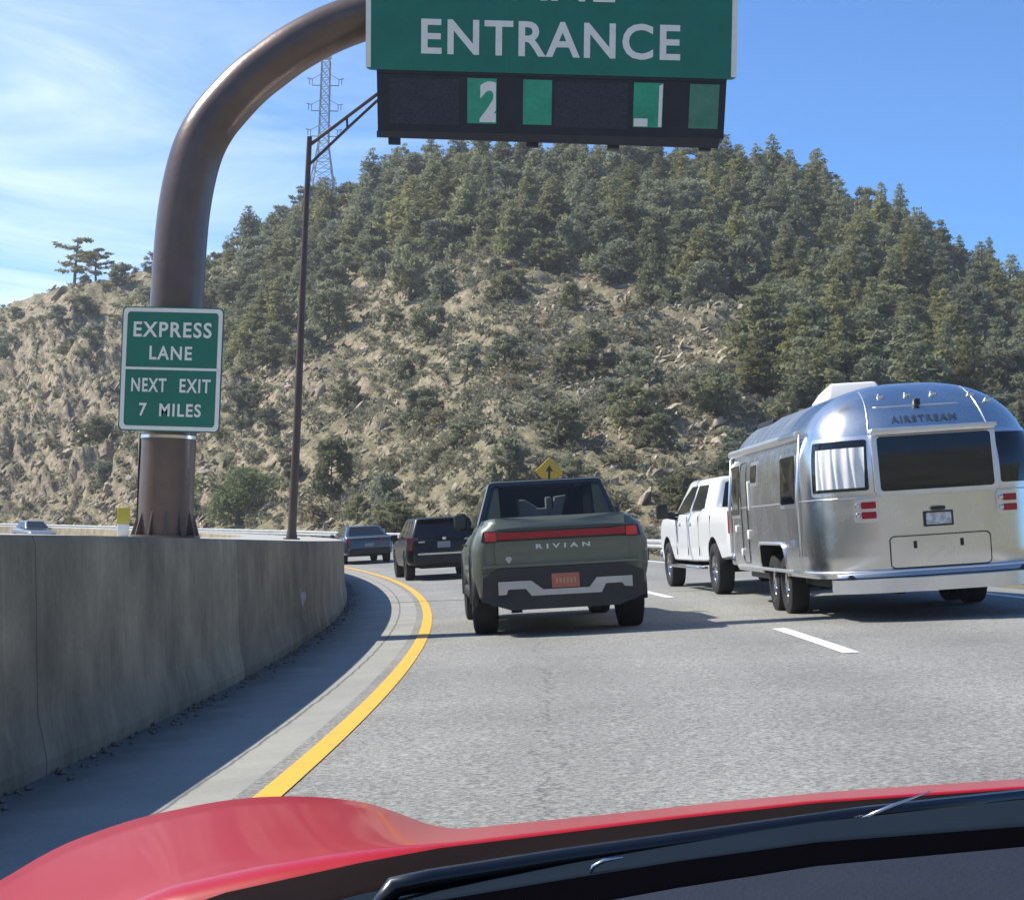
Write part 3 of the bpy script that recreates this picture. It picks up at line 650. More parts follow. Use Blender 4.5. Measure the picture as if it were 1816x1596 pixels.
# rocks
rockm = mat('pale_rock', (.46, .385, .29), .9, c2=(.25, .205, .155), vscale=.9, obj_rand=0, bump=.6, bscale=3)
rock_d = mat('brown_rock', (.30, .235, .175), .9, c2=(.17, .14, .115), vscale=.8, bump=.6, bscale=3)
def rock_np(seed, sub=2):
    bm = bmesh.new(); bmesh.ops.create_icosphere(bm, subdivisions=sub, radius=1); r = random.Random(seed); pl = [(Vector((r.gauss(0,1), r.gauss(0,1), r.gauss(0,1))).normalized(), r.uniform(.28, .62)) for _ in range(14)]
    for v in bm.verts:
        for n_, d in pl:
            q = v.co.dot(n_)
            if q > d: v.co -= n_*(q-d)*.95
        v.co += Vector([mnoise.noise(v.co*2.2+Vector((seed, k*9, 0))) for k in range(3)])*.09
    vs = np.array([v.co[:] for v in bm.verts]); fs = np.array([[v.index for v in f.verts] for f in bm.faces]); bm.free(); return vs, fs
RV = [rock_np(k) for k in range(7)]; RV1 = [rock_np(k+50, 1) for k in range(6)]
RM = [mesh_np('boulder', *RV[k], rockm if k < 5 else rock_d) for k in range(7)]
for q in RM: q.shade_flat()
SLAB = Matrix.Rotation(R(-42), 3, 'Y')     # the beds of rock dip the same way
def dens_rock(px, py, U):
    d = np.exp(-(((px-130)/170)**2+((py-800)/170)**2))+.8*np.exp(-(((px-450)/110)**2+((py-680)/110)**2))+.9*np.exp(-(((px-1300)/80)**2+((py-540)/60)**2))+.7*np.exp(-(((px-1240)/110)**2+((py-700)/90)**2))+.35*np.exp(-(((px-1080)/120)**2+((py-600)/90)**2))+.12
    return np.clip(d, 0, 1)*np.where(py > 440, 1, .25)
rz = lambda px: 'on the rocky bank at far left' if px < 280 else 'on the slope around the lamp post' if px < 620 else 'in the outcrops of the right slope' if px > 1150 else 'on the middle of the slope'
for x, y, px, py, r_, U in scatter(230, dens_rock, 1.4, seed=52, maxtry=16000):
    s = random.uniform(.35, .85)*(random.choice((1.0, 1.3, 1.8)) if px < 280 else 1); k = random.randrange(7); o = bpy.data.objects.new('boulder', RM[k]); col.objects.link(o)
    o.location = (x, y, float(terrain_z(x, y)[0])+s*.15); o.rotation_euler = (random.uniform(-.4, .4), R(-42)+random.uniform(-.5, .5), random.uniform(-.6, .6)); o.scale = (s*random.uniform(1., 2.2), s, s*random.uniform(.4, .75))
    tag(o, ('small ' if s < .5 else 'large ' if s > .7 else 'middling ')+('pale tan' if k < 5 else 'brown')+' boulder '+where(px, U), 'boulder', 'boulders '+where(px, U))
it = scatter(7500, lambda px, py, U: dens_rock(px, py, U)*.95+.05, .25, seed=61, maxtry=42000)
vs = []; fs = []; k = 0; A = np.array([(a[0], a[1]) for a in it]); zz = terrain_z(A[:, 0], A[:, 1])[0]
for (x, y), z in zip(A, zz):
    v, f = RV1[random.randrange(6)]; s = random.choice((1, 1, 1, 1.6))*random.uniform(.14, .42); Mx = np.array(Matrix.Rotation(random.uniform(-.6, .6), 3, 'Z')@SLAB@Matrix.Rotation(random.uniform(-.6, .6), 3, 'Y')@Matrix.Rotation(random.uniform(-.5, .5), 3, 'X'))
    vs.append((v*[s*random.uniform(1, 2.4), s, s*random.uniform(.3, .7)])@Mx.T+[x, y, z+s*.2]); fs.append(f+k); k += len(v)
me = mesh_np('scree', np.vstack(vs), np.vstack(fs), mat('scree_rock', (.52, .44, .32), .9, c2=(.20, .165, .125), vscale=.45, bump=.5, bscale=4, thr=(.42, .58))); me.shade_flat(); o = bpy.data.objects.new('scree', me); col.objects.link(o); o['kind'] = 'stuff'; tag(o, 'loose pale scree scattered over the dry slope', 'scree')

# ------------------------------------------------------------------ power pylon on the ridge
gal = mat('pylon_steel', (.30, .33, .35), .5, .3, var=.15, vscale=.4)
tx, ty, tr_ = at_px(557, 372); tz = float(terrain_z(tx, ty)[0])-1; H = (372-98)*tr_/FPX+1
py_ = empty('power_pylon', Matrix.Translation((tx, ty, tz)), 'tall pale lattice power pylon on the ridge behind the lamp post', 'pylon')
def pw(h): f = h/H; return 2.3-1.6*min(1, f/.45) if f < .45 else .7-.12*(f-.45)/.55
mb = MB(); q = [0]
while q[-1] < H*.97: q.append(min(H, q[-1]+max(1.3, pw(q[-1])*1.15)))
for a, b in zip(q[:-1], q[1:]):
    wa, wb = pw(a), pw(b); ca = [(-wa, -wa, a), (wa, -wa, a), (wa, wa, a), (-wa, wa, a)]; cb = [(-wb, -wb, b), (wb, -wb, b), (wb, wb, b), (-wb, wb, b)]
    for i in range(4):
        j = (i+1) % 4; mb.tube([ca[i], cb[i]], .075, 4); mb.tube([ca[i], cb[j]], .045, 4); mb.tube([ca[j], cb[i]], .045, 4); mb.tube([cb[i], cb[j]], .045, 4)
mb.build('lattice_mast', gal, py_)
for zf in (.86, .70, .54):
    z = H*zf; mb = MB()
    for s in (-1, 1):
        mb.tube([(s*.5, 0, z-.9), (s*1.9, 0, z-.9), (s*1.9, 0, z), (s*2.6, 0, z+.1)], .085, 5); mb.tube([(s*.5, 0, z+.8), (s*1.9, 0, z)], .05, 4); mb.tube([(s*2.3, 0, z+.1), (s*2.3, 0, z-.8)], .06, 5)
    mb.build('crossarm', gal, py_)
mb = MB(); mb.box(-.7, .7, -.7, .7, H-.2, H+1.0); mb.build('mast_cap', mat('pale_box', (.7, .72, .73), .5, var=.1), py_, bevel=.05)

# ------------------------------------------------------------------ sign column and overhead sign (plane facing the lane)
SY = 21.0
def sp_(px, py, y=SY):      # world point in the upright plane y = const
    dx = (px-908)/FPX; dy = (798-py)/FPX; d = _f+_rr*dx+_uu*dy; k = y/d.y; return EYE+d*k
brown = mat('weathering_steel', (.165, .112, .090), .32, .30, c2=(.105, .078, .066), vscale=1.6, bump=.12, bscale=14, spec=.6)
bx, bz = sp_(293, 950).x, 1.12
colm = empty('sign_column', Matrix.Translation((bx, SY, bz)), 'thick brown steel tube column curving over into an arm that carries the overhead sign', 'sign support')
def L_(p): return Vector(p)-Vector((bx, SY, bz))
cl = [(293, 952), (296, 860), (301, 760), (307, 650), (313, 545), (318, 460), (324, 385), (334, 320), (349, 262), (371, 216), (401, 176), (435, 138), (472, 106), (514, 74), (561, 46), (604, 26), (650, 10), (710, -8), (800, -28), (1000, -55), (1280, -80)]
path = [L_(sp_(*p)) for p in cl]
# smooth the path with Catmull-Rom
def cat(P, n=5):
    q = []
    for i in range(len(P)-1):
        a, b, c, d = P[max(i-1, 0)], P[i], P[i+1], P[min(i+2, len(P)-1)]
        for k in range(n):
            t = k/n; q.append(.5*((2*b)+(c-a)*t+(2*a-5*b+4*c-d)*t*t+(3*b-a-3*c+d)*t**3))
    return q+[P[-1]]
path = [Vector((p.x, p.y+.40*(lambda q: q*q*(3-2*q))(min(1, max(0, (i-4)/12))), p.z)) for i, p in enumerate(path)]
path = cat(path); nn = len(path)
mb = MB(); mb.tube(path, [(.35-.05*i/nn) for i in range(nn)], 40); o = mb.build('curved_tube', brown, colm, smooth='auto')
mb = MB(); mb.tube([(0, 0, -.02), (0, 0, .03)], .44, 32); mb.build('base_plate', brown, colm, smooth='auto')
mb = MB()
for k in range(12):
    a = 2*math.pi*k/12+.2; M = Matrix.Rotation(a, 4, 'Z'); vs = [Vector(p) for p in ((.32, -.012, .03), (.43, -.012, .03), (.345, -.012, .34), (.33, -.012, .34), (.32, .012, .03), (.43, .012, .03), (.345, .012, .34), (.33, .012, .34))]
    mb.add([M@v for v in vs], [(0,1,2,3), (7,6,5,4), (0,4,5,1), (1,5,6,2), (2,6,7,3), (3,7,4,0)])
mb.build('gusset_fin', brown, colm); 
mb = MB(); p = L_(sp_(300, 776)); mb.tube([p-Vector((0, 0, .02)), p+Vector((0, 0, .02))], .362, 32); mb.build('steel_band', chrome, colm, smooth='auto')
mb = MB(); mb.tube([L_(sp_(243, 952)), L_(sp_(248, 770))], .017, 8); mb.build('conduit', blackp, colm, smooth=True)

def signplane(y, px0, py0, px1, py1):   # sheet axes from corner pixels, at depth y: returns map (a in m from left, b in m from top)
    a = sp_(px0, py0, y); return a
def panel(root, name, corners, y, th, m, bev=.0, r=.02):
    P = [sp_(px, py, y) for px, py in corners]; inv = root.matrix_world.inverted(); mb = MB()
    f = [inv@p for p in P]; b = [v+Vector((0, th, 0)) for v in f]
    mb.add(f+b, [(0,1,2,3), (7,6,5,4), (0,4,5,1), (1,5,6,2), (2,6,7,3), (3,7,4,0)]); return mb.build(name, m, root, bevel=bev)
def bil(corners, y, root):
    P = [sp_(px, py, y) for px, py in corners]; inv = root.matrix_world.inverted()      # tl, tr, br, bl
    def fn(a, b, off): p = (P[3]*(1-a)+P[2]*a)*(1-b)+(P[0]*(1-a)+P[1]*a)*b; return inv@Vector((p.x, p.y-off, p.z))
    return fn
def lerp2(c, f, l, b_, r, t):    # sub-rectangle of a quad
    pass
# small sign on the column
sq = [(218, 543), (398, 547), (389, 768), (209, 763)]
yS = SY-.43
sg = empty('exit_distance_sign', Matrix.Translation(sp_(303, 655, yS)), 'green sign reading EXPRESS LANE NEXT EXIT 7 MILES strapped to the brown column', 'road sign'); bpy.context.view_layer.update()
fn = bil(sq, yS, sg)
mb = MB(); mb.plate(rrect(0, 1, 0, 1, .045), fn, .0); 
mb = MB(); ol = rrect(0, 1, 0, 1, .04)
vs = [fn(a, b, 0) for a, b in ol]+[fn(a, b, -.02) for a, b in ol]; n = len(ol)
mb.add(vs, [tuple(range(n)), tuple(range(2*n-1, n-1, -1))]+[(i, (i+1) % n, n+(i+1) % n, n+i) for i in range(n)]); mb.build('sign_panel', greensign, sg)
def ringplate(fn, o1, o2, th, m, parent, name):
    n = len(o1); mb = MB(); vs = [fn(a, b, th) for a, b in o1]+[fn(a, b, th) for a, b in o2]; mb.add(vs, [(i, (i+1) % n, n+(i+1) % n, n+i) for i in range(n)]); return mb.build(name, m, parent, solid=False)
o = ringplate(fn, rrect(.012, .988, .01, .99, .04), rrect(.052, .948, .042, .958, .03), .004, whitepaint, sg, 'border')
mb = MB(); mb.add([fn(a, b, .004) for a, b in ((.04, .493), (.96, .493), (.96, .513), (.04, .513))], [(0,1,2,3)]); mb.build('divider_line', whitepaint, sg, solid=False)
for tx_, x0, x1, z0, z1 in (('EXPRESS', .115, .885, .755, .88), ('LANE', .28, .70, .575, .685), ('NEXT', .115, .46, .315, .425), ('EXIT', .59, .895, .315, .425), ('7', .20, .275, .12, .225), ('MILES', .40, .81, .12, .225)):
    text(tx_, x0, x1, z0, z1, fn, .004, whitepaint, sg, bold=.022, space=1.15)
mb = MB(); 
inv = sg.matrix_world.inverted()
for py in (590, 720):
    a = sp_(240, py, yS+.03); b = sp_(370, py, yS+.03); mb.tube([inv@a, inv@b], .02, 6)
    
    for q, q2 in ((sp_(280, py, yS+.02), .0), (sp_(330, py, yS+.02), 0)): mb.tube([inv@q, inv@(q+Vector((0, .2, 0)))], .025, 6)
mb.build('bracket', steel, sg)
# overhead sign
bq = [(656, -172), (1308, -158), (1302, 141), (655, 123)]
os_ = empty('overhead_sign', Matrix.Translation(sp_(980, 20)), 'large green overhead sign reading LANE ENTRANCE hung from the curved brown arm', 'road sign'); bpy.context.view_layer.update()
yb = SY-.12; fn = bil(bq, yb, os_)
ol = rrect(-.01, 1.006, 0, 1, .02); mb = MB(); vs = [fn(a, b, 0) for a, b in ol]+[fn(a, b, -.05) for a, b in ol]; n = len(ol)
mb.add(vs, [tuple(range(n)), tuple(range(2*n-1, n-1, -1))]+[(i, (i+1) % n, n+(i+1) % n, n+i) for i in range(n)]); mb.build('sign_panel', greensign, os_)
H_ = 297.
ty_ = lambda py: 1-(py+165)/H_        # approx fraction from the top
text('ENTRANCE', (748-656)/650., (1209-656)/650., .098, .312, fn, .006, whitepaint, os_, bold=.020, space=1.12)
text('LANE', (866-656)/650., (1092-656)/650., .435, .64, fn, .006, whitepaint, os_, bold=.020, space=1.1)
text('EXPRESS', .16, .84, .76, .93, fn, .006, whitepaint, os_, bold=.020, space=1.1)
for x0, x1 in ((-.010, .004), (.991, 1.006)):
    mb = MB(); mb.add([fn(a, b, .005) for a, b in ((x0, .01), (x1, .01), (x1, .99), (x0, .99))], [(0,1,2,3)]); mb.build('border', whitepaint, os_, solid=False)
mb = MB(); mb.add([fn(a, b, .003) for a, b in ((.3735, .0), (.3765, .0), (.3765, 1), (.3735, 1))], [(0,1,2,3)]); mb.build('panel_seam', mat('green_seam', (.015, .20, .13), .5, var=.1), os_, solid=False)
# price board hanging below
lq = [(668, 122), (1289, 139), (1283, 247), (670, 233)]
pb = empty('price_board', Matrix.Translation(sp_(975, 190)), 'dark price board with four green digit windows, hung under the overhead sign', 'road sign'); bpy.context.view_layer.update()
casing = mat('dark_casing', (.020, .022, .026), .6, var=.3, vscale=4, bump=.15, bscale=60)
panel(pb, 'casing', lq, yb+.02, .25, casing)
fl = bil(lq, yb+.02, pb)
for x0, x1, nm in ((.035, .235, 'a'), (.51, .72, 'b')):
    mb = MB(); mb.plate([(x0, .12), (x1, .12), (x1, .86), (x0, .86)], fl, .004); mb.build('dark_display', mat('led_matrix', (.022, .025, .034), .8, c2=(.05, .055, .07), vscale=55, detail=2), pb)
for py0, py1 in ((.93, 1.0), (.0, .05)):
    mb = MB(); mb.plate([(0, py0), (1, py0), (1, py1), (0, py1)], fl, .012); mb.build('casing_rim', casing, pb)
mb = MB(); mb.plate([(-.003, -.10), (.985, -.16), (.99, .0), (-.003, .0)], lambda a, b, o_: fl(a, b, o_), .02); mb.build('bottom_rail', mat('rail_brown', (.05, .04, .038), .6, var=.2), pb)
for a in (.03, .43, .665, .93):
    mb = MB(); mb.plate([(a, -.20), (a+.035, -.20), (a+.035, -.09), (a, -.09)], lambda x, z, o_: fl(x, z, o_-.05), .06); mb.build('mounting_foot', casing, pb, )
gdig = mat('green_digit_window', (.04, .40, .22), .35, c2=(.025, .29, .16), vscale=5)
gdim = mat('dull_green_window', (.09, .27, .17), .5, c2=(.06, .20, .12), vscale=5)
DW = [(828, 880, 145, 220), (927, 978, 148, 223), (1123, 1175, 153, 228), (1222, 1274, 157, 232)]
dws = []
for i, (a, b, c, d) in enumerate(DW):
    mb = MB(); x0 = (a-668)/618.; x1 = (b-668)/618.; mb.plate([(x0, .16), (x1, .16), (x1, .885), (x0, .885)], fl, .005); dws.append((x0, x1, mb.build('digit_window', gdim if i == 3 else gdig, pb)))
x0, x1, dw = dws[0]; vs_, fs_ = text_data('2', .04)
bmx = bmesh.new(); a = vs_.min(0); b = vs_.max(0)
for v in vs_: bmx.verts.new((x0+(x1-x0)*(.42+(v[0]-a[0])/(b[0]-a[0])*.85), .18+.66*(v[1]-a[1])/(b[1]-a[1]), 0))
bmx.verts.ensure_lookup_table()
for f in fs_: bmx.faces.new([bmx.verts[i] for i in f])
bmesh.ops.bisect_plane(bmx, geom=bmx.verts[:]+bmx.edges[:]+bmx.faces[:], plane_co=(x1-.002, 0, 0), plane_no=(1, 0, 0), clear_outer=True); bmx.verts.index_update()
mb = MB(); mb.add([fl(v.co.x, v.co.y, .009) for v in bmx.verts], [tuple(v.index for v in f.verts) for f in bmx.faces]); mb.build('digit', whitepaint, dw, solid=False); bmx.free()
x0, x1, dw = dws[2]
mb = MB(); mb.add([fl(x0+(x1-x0)*a, b, .009) for a, b in ((.86, .17), (.98, .17), (.98, .87), (.86, .84))], [(0,1,2,3)])
mb.add([fl(x0+(x1-x0)*a, b, .009) for a, b in ((.03, .17), (.5, .17), (.5, .30), (.03, .30))], [(0,1,2,3)]); mb.build('digit', whitepaint, dw, solid=False)

# yellow and white marker on the wall top, beside the column
MS = 19.6; p = sp_(218, 948, MS); mk = empty('barrier_marker', Matrix.Translation((p.x, MS, 1.125))@Matrix.Scale(1.4, 4), 'small yellow topped white marker on the wall just left of the column', 'marker')
mb = MB(); mb.box(-.048, .048, -.015, .015, 0, .11); mb.build('marker_base', whitepaint, mk, bevel=.005)
mb = MB(); mb.box(-.052, .052, -.018, .018, .112, .25); mb.build('reflector', mat('yellow_reflector', (.62, .5, .06), .4, var=.2), mk, bevel=.005)

# ------------------------------------------------------------------ lamp post
LY = 31.0
a = sp_(517, 957, LY); lp = empty('lamp_post', Matrix.Translation((a.x, LY, 1.075)), 'thin brown lamp post with a double tube arm rising behind the overhead sign', 'lamp post'); inv = Matrix.Translation((-a.x, -LY, -1.075))
def lpp(px, py, y=LY): return inv@sp_(px, py, y)
lmat = mat('painted_brown_steel', (.11, .07, .052), .42, .2, c2=(.065, .05, .046), vscale=3)
mb = MB(); mb.tube([Vector((0, 0, -.01)), lpp(527, 750), lpp(537, 500), lpp(549, 243)], [.085, .076, .064, .05], 14); mb.build('pole', lmat, lp, smooth='auto')
mb = MB(); mb.tube([Vector((0, 0, 0)), Vector((0, 0, .03))], .16, 12); mb.tube([Vector((0, 0, .03)), Vector((0, 0, .18))], [.11, .088], 12); mb.build('base_flange', lmat, lp, smooth='auto')
mb = MB(); mb.tube([lpp(549, 258), lpp(615, 208), lpp(668, 168), lpp(760, 115)], .035, 8); mb.tube([lpp(549, 292), lpp(616, 228), lpp(668, 180), lpp(760, 119)], .03, 8); mb.tube([lpp(615, 208), lpp(616, 228)], .024, 6); mb.build('mast_arm', lmat, lp, smooth='auto')
mb = MB(); c = lpp(790, 108); mb.box(c.x-.4, c.x+.4, c.y-.18, c.y+.18, c.z-.08, c.z+.08); mb.build('lamp_head', lmat, lp, bevel=.04)

# yellow diamond warning sign beyond the pickup
dx_, dy_ = st(to_s(1.6, 73), 11.9); dy_ = 73.; dx_ = (975-908)/FPX*73
ws = empty('warning_sign', Matrix.Translation((dx_, 73, .45)), 'yellow diamond warning sign with a black arrow, seen over the green pickup roof', 'road sign')
zc = 1.25+ (hor(975)-836)/FPX*73-.45
mb = MB(); d = .64; ol = [(0, d), (-d, 0), (0, -d), (d, 0)]; mb.plate(ol, lambda a, b, o_: Vector((a, -o_, zc+b)), .02); mb.build('sign_panel', mat('yellow_sheeting', (.62, .40, .02), .5, var=.12), ws, bevel=.02)
mb = MB(); mb.add([(x, -.026, zc+z) for x, z in ((-.05, -.4), (.05, -.4), (.05, 0), (.17, 0), (0, .28), (-.17, 0), (-.05, 0))], [tuple(range(7))]); mb.build('arrow', blackp, ws, solid=False)
mb = MB(); mb.box(-.04, .04, .03, .1, -.6, zc+.4); mb.build('post', steel, ws)

# ------------------------------------------------------------------ vehicle parts
def wheel(root, x, y, Rt, wd, rimr, side, m=chrome, spokes=6, dual=False):
    mb = MB(); o = side
    mb.lathe_x([(o*wd*.5-o*.03, rimr), (o*wd*.5-o*.03, rimr*.93), (o*wd*.5-o*.07, rimr*.88)], (x, y, Rt), 28)
    mb.lathe_x([(o*wd*.5-o*.10, rimr*.9), (o*wd*.5-o*.10, .001)], (x, y, Rt), 28)
    for k in range(spokes):
        M = Matrix.Translation((x+o*(wd*.5-.065), y, Rt))@Matrix.Rotation(2*math.pi*k/spokes, 4, 'X'); mb.box(-.018, .022, -rimr*.12, rimr*.12, .03, rimr*.95, M)
    mb.lathe_x([(o*wd*.5-o*.10, .075), (o*wd*.5-o*.025, .07), (o*wd*.5-o*.02, .001)], (x, y, Rt), 16)
    r = mb.build('wheel', m, root, smooth='auto')
    t = MB(); q = wd/2; pr = [(-q*.7, rimr*.9), (-q, rimr*1.08), (-q*1.02, (Rt+rimr)/2), (-q*.92, Rt*.965), (-q*.72, Rt)]
    pr += [(q*.72, Rt), (q*.92, Rt*.965), (q*1.02, (Rt+rimr)/2), (q, rimr*1.08), (q*.7, rimr*.9)]; t.lathe_x(pr, (x, y, Rt), 36)
    t.build('tyre', rubber, r, smooth='auto'); return r
def shell(ys, zt, zb, wf, bul, nv=9):       # closed rounded body: sections along y
    mb = MB(); n = None
    for y in ys:
        a, b, w_ = zb(y), zt(y), wf(y); sec = []
        r = min(.07, (b-a)*.3)
        sec += [(0, a), (w_*bul(0)*.6, a), (w_*bul(0)-r*.5, a), (w_*bul(.02), a+r*.4)]
        for k in range(1, nv): v = k/nv; sec.append((w_*bul(v), a+(b-a)*v))
        ww = w_*bul(1); sec += [(ww, b-r*.8), (ww-r*.3, b-r*.25), (ww-r, b), (ww*.55, b+.004), (0, b+.008)]
        full = sec+[(-x, z) for x, z in sec[-2:0:-1]]; n = len(full); mb.v += [(x, y, z) for x, z in full]
    for i in range(len(ys)-1):
        for k in range(n): mb.f.append((i*n+k, i*n+(k+1) % n, (i+1)*n+(k+1) % n, (i+1)*n+k))
    mb.f.append(tuple(range(n))[::-1]); mb.f.append(tuple((len(ys)-1)*n+k for k in range(n))); return mb
def endround(y0, y1, W, r0=.16, r1=.3, k0=.75, k1=.7):
    def f(y):
        d = y-y0; e = y1-y; w_ = W
        if d < r0: q = 1-d/r0; w_ = W-r0*k0*(1-math.sqrt(max(0, 1-q*q)))
        if e < r1: q = 1-e/r1; w_ = min(w_, W-r1*k1*(1-math.sqrt(max(0, 1-q*q))))
        return w_
    return f
def yl(y0, y1, n=40, r0=.16, r1=.3):
    a = [y0+r0*q for q in (0, .03, .1, .22, .4, .65, 1)]; b = [y1-r1*q for q in (1, .65, .4, .22, .1, .03, 0)]
    return a+list(np.linspace(y0+r0, y1-r1, n)[1:-1])+b
def cut_wheels(body, xw, ys_, z, r, depth=.36):
    cs = []
    for y in ys_:
        for s in (-1, 1):
            mb = MB(); x0, x1 = sorted((s*(xw+.2), s*(xw-depth))); mb.lathe_x([(x0, r), (x1, r)], (0, y, z), 32, cap=True); cs.append(mb.build('cut', blackp))
    carve(body, cs)
def interp(pts):
    xs = [p[0] for p in pts]; ys_ = [p[1] for p in pts]
    return lambda y: float(np.interp(y, xs, ys_))
def cab(root, m, yb0, yb1, wb, zb_, yt0, yt1, wt, zt_, bev=.06, name='cab'):
    mb = MB(); mb.hexa([(-wb, yb0, zb_), (wb, yb0, zb_), (wb, yb1, zb_), (-wb, yb1, zb_)], [(-wt, yt0, zt_), (wt, yt0, zt_), (wt, yt1, zt_), (-wt, yt1, zt_)])
    o = mb.build(name, m, root); b = o.modifiers.new('b', 'BEVEL'); b.width = bev; b.segments = 4; b.limit_method = 'ANGLE'; apply_mods(o); o.data.shade_smooth(); return o
def cabplane(which, yb0, yb1, wb, zb_, yt0, yt1, wt, zt_, side=-1):
    # map (a,b) -> point; side: a = fraction along y, b = fraction of height; rear/front: a = fraction across
    def fn(a, b, off):
        if which == 'side':
            p0 = Vector((side*wb, yb0+(yb1-yb0)*a, zb_)); p1 = Vector((side*wt, yt0+(yt1-yt0)*a, zt_)); p = p0.lerp(p1, b); nrm = Vector((side, 0, (wb-wt)/(zt_-zb_))).normalized()
        else:
            y0, y1 = (yb0, yt0) if which == 'rear' else (yb1, yt1); s = -1 if which == 'rear' else 1
            p0 = Vector((-wb+2*wb*a, y0, zb_)); p1 = Vector((-wt+2*wt*a, y1, zt_)); p = p0.lerp(p1, b); nrm = Vector((0, s, -s*(y1-y0)/(zt_-zb_)*1.0)); nrm = Vector((0, s*(zt_-zb_), -s*(y1-y0))).normalized()
        return p+nrm*off
    return fn
def pane(root, fn, pts, m=glass, name='window', th=.006): mb = MB(); mb.plate(pts, fn, th); return mb.build(name, m, root)
def rearpt(yr): return lambda a, b, off: Vector((a, yr-off, b))

# ---- green pickup -------------------------------------------------
gpaint = mat('forest_green_paint', (.155, .174, .130), .38, .25, coat=.45, var=.1, vscale=1.3)
gdark = mat('dark_grey_cladding', (.030, .034, .033), .5, var=.25, vscale=5, bump=.1)
tk = empty('pickup_truck', frame(.62, 20.0, 3.2), 'dark green pickup truck in our lane with a full width red light bar', 'pickup truck')
y0, y1 = -1.02, 4.42
ys = yl(y0, y1); zt = interp([(y0, 1.26), (y0+.05, 1.34), (y0+.2, 1.37), (.9, 1.37), (1.2, 1.28), (3.1, 1.27), (4.1, 1.17), (y1-.05, 1.05), (y1, .95)]); zb = interp([(y0, .50), (y0+.3, .42), (0, .40), (3.5, .38), (y1, .5)])
wf = endround(y0, y1, 1.03, .22, .4)
def bul(v): return .93+.07*min(1, v/.35) if v < .35 else (1.0 if v < .68 else 1-.155*((v-.68)/.32)**1.3)
body = shell(ys, zt, zb, wf, bul).build('body', gpaint, tk); 
cut_wheels(body, 1.0, (0, 3.45), .43, .50); body.data.shade_smooth(); body.data.set_sharp_from_angle(angle=R(40))
CB = (.62, 3.15, .92, 1.27, 1.02, 2.45, .72, 1.86)
cb = cab(tk, gpaint, *CB, bev=.07)
hol = MB(); hol.box(-.60, .60, -.3, 2.2, 1.38, 1.78); carve(cb, [hol.build('cut', blackp)])
hol = MB(); hol.box(-.50, .50, 1.2, 2.2, 1.70, 2.0); carve(cb, [hol.build('cut', blackp)])
cb.data.shade_smooth(); cb.data.set_sharp_from_angle(angle=R(40))
fr = cabplane('rear', *CB)
pane(tk, fr, rrect(.035, .965, .06, .90, .05), tint_glass, 'rear_window', .008)
mb = MB(); ol1 = rrect(.01, .99, .0, .97, .05); ol2 = rrect(.045, .955, .08, .885, .05)
vs = [fr(a, b, .012) for a, b in ol1]+[fr(a, b, .012) for a, b in ol2]; n = len(ol1); mb.add(vs, [(i, (i+1) % n, n+(i+1) % n, n+i) for i in range(n)]); mb.build('window_surround', mat('gloss_black', (.01, .011, .012), .12, coat=1, var=.2), tk, solid=False)
seat = mat('pale_seat', (.62, .64, .58), .8, var=.2)
mb = MB(); mb.hexa([(-.34, 1.25, 1.36), (.14, 1.25, 1.36), (.14, 1.35, 1.36), (-.34, 1.35, 1.36)], [(-.34, 1.25, 1.62), (-.25, 1.25, 1.62), (-.25, 1.35, 1.62), (-.34, 1.35, 1.62)])
mb.box(-.33, .14, 1.24, 1.36, 1.36, 1.50); mb.box(.02, .10, 1.24, 1.36, 1.36, 1.64); mb.hexa([(.12, 1.24, 1.38), (.22, 1.24, 1.38), (.22, 1.34, 1.38), (.12, 1.34, 1.38)], [(.13, 1.24, 1.64), (.30, 1.24, 1.66), (.30, 1.34, 1.66), (.13, 1.34, 1.64)])
mb.build('seat_back', seat, tk, bevel=.02)
for s in (-1, 1):
    fs_ = cabplane('side', *CB, side=s)
    pane(tk, fs_, [(.06, .08), (.44, .08), (.42, .86), (.10, .86)], glass, 'side_window'); pane(tk, fs_, [(.48, .08), (.93, .08), (.90, .86), (.46, .86)], glass, 'side_window')
pane(tk, cabplane('front', *CB), rrect(.05, .95, .05, .93, .05), glass, 'windscreen')
pane(tk, lambda a, b, o_: Vector((a, b, 1.863+o_)), rrect(-.58, .58, 1.1, 2.4, .08), tint_glass, 'roof_glass')
# rear surface of the body for details
def rr_(a, b, off):
    # follow rounded corners
    d = 0; W = 1.03*bul((b-.5)/.8) ; q = abs(a)/W
    inset = 0
    if q > .86: inset = .22*((q-.86)/.14)**2*.28
    top = .05*max(0, (b-1.2)/.1)**2*.5 if b > 1.2 else 0
    return Vector((a, y0-.012+inset+top-off, b))
sh = densify([(-.76, .80), (.76, .80), (.78, 1.0), (.74, 1.235), (-.74, 1.235), (-.78, 1.0)], .12)
mb = MB(); mb.plate(sh, rr_, .022, 3); mb.build('tailgate', gpaint, tk, smooth='auto')
mb = MB(); mb.plate(densify([(-.74, 1.245), (.74, 1.245), (.76, 1.375), (-.76, 1.375)], .12), rr_, .03, 2); mb.build('tailgate_cap', gpaint, tk, smooth='auto')
mb = MB(); mb.plate(densify([(-.62, .965), (.72, .965), (.74, 1.06), (-.68, 1.06)], .12), rr_, .032, 2); mb.build('tailgate_crease', gpaint, tk, smooth='auto')
mb = MB(); mb.plate(densify([(-.93, 1.10), (.93, 1.10), (.90, 1.225), (-.90, 1.225)], .06), rr_, .030, 2); mb.build('light_bar_housing', gdark, tk, smooth='auto')
mb = MB(); mb.plate(densify([(-.74, 1.125), (.74, 1.125), (.74, 1.20), (-.74, 1.20)], .08), rr_, .042, 2); lb = mb.build('light_bar', redlens, tk, smooth='auto')
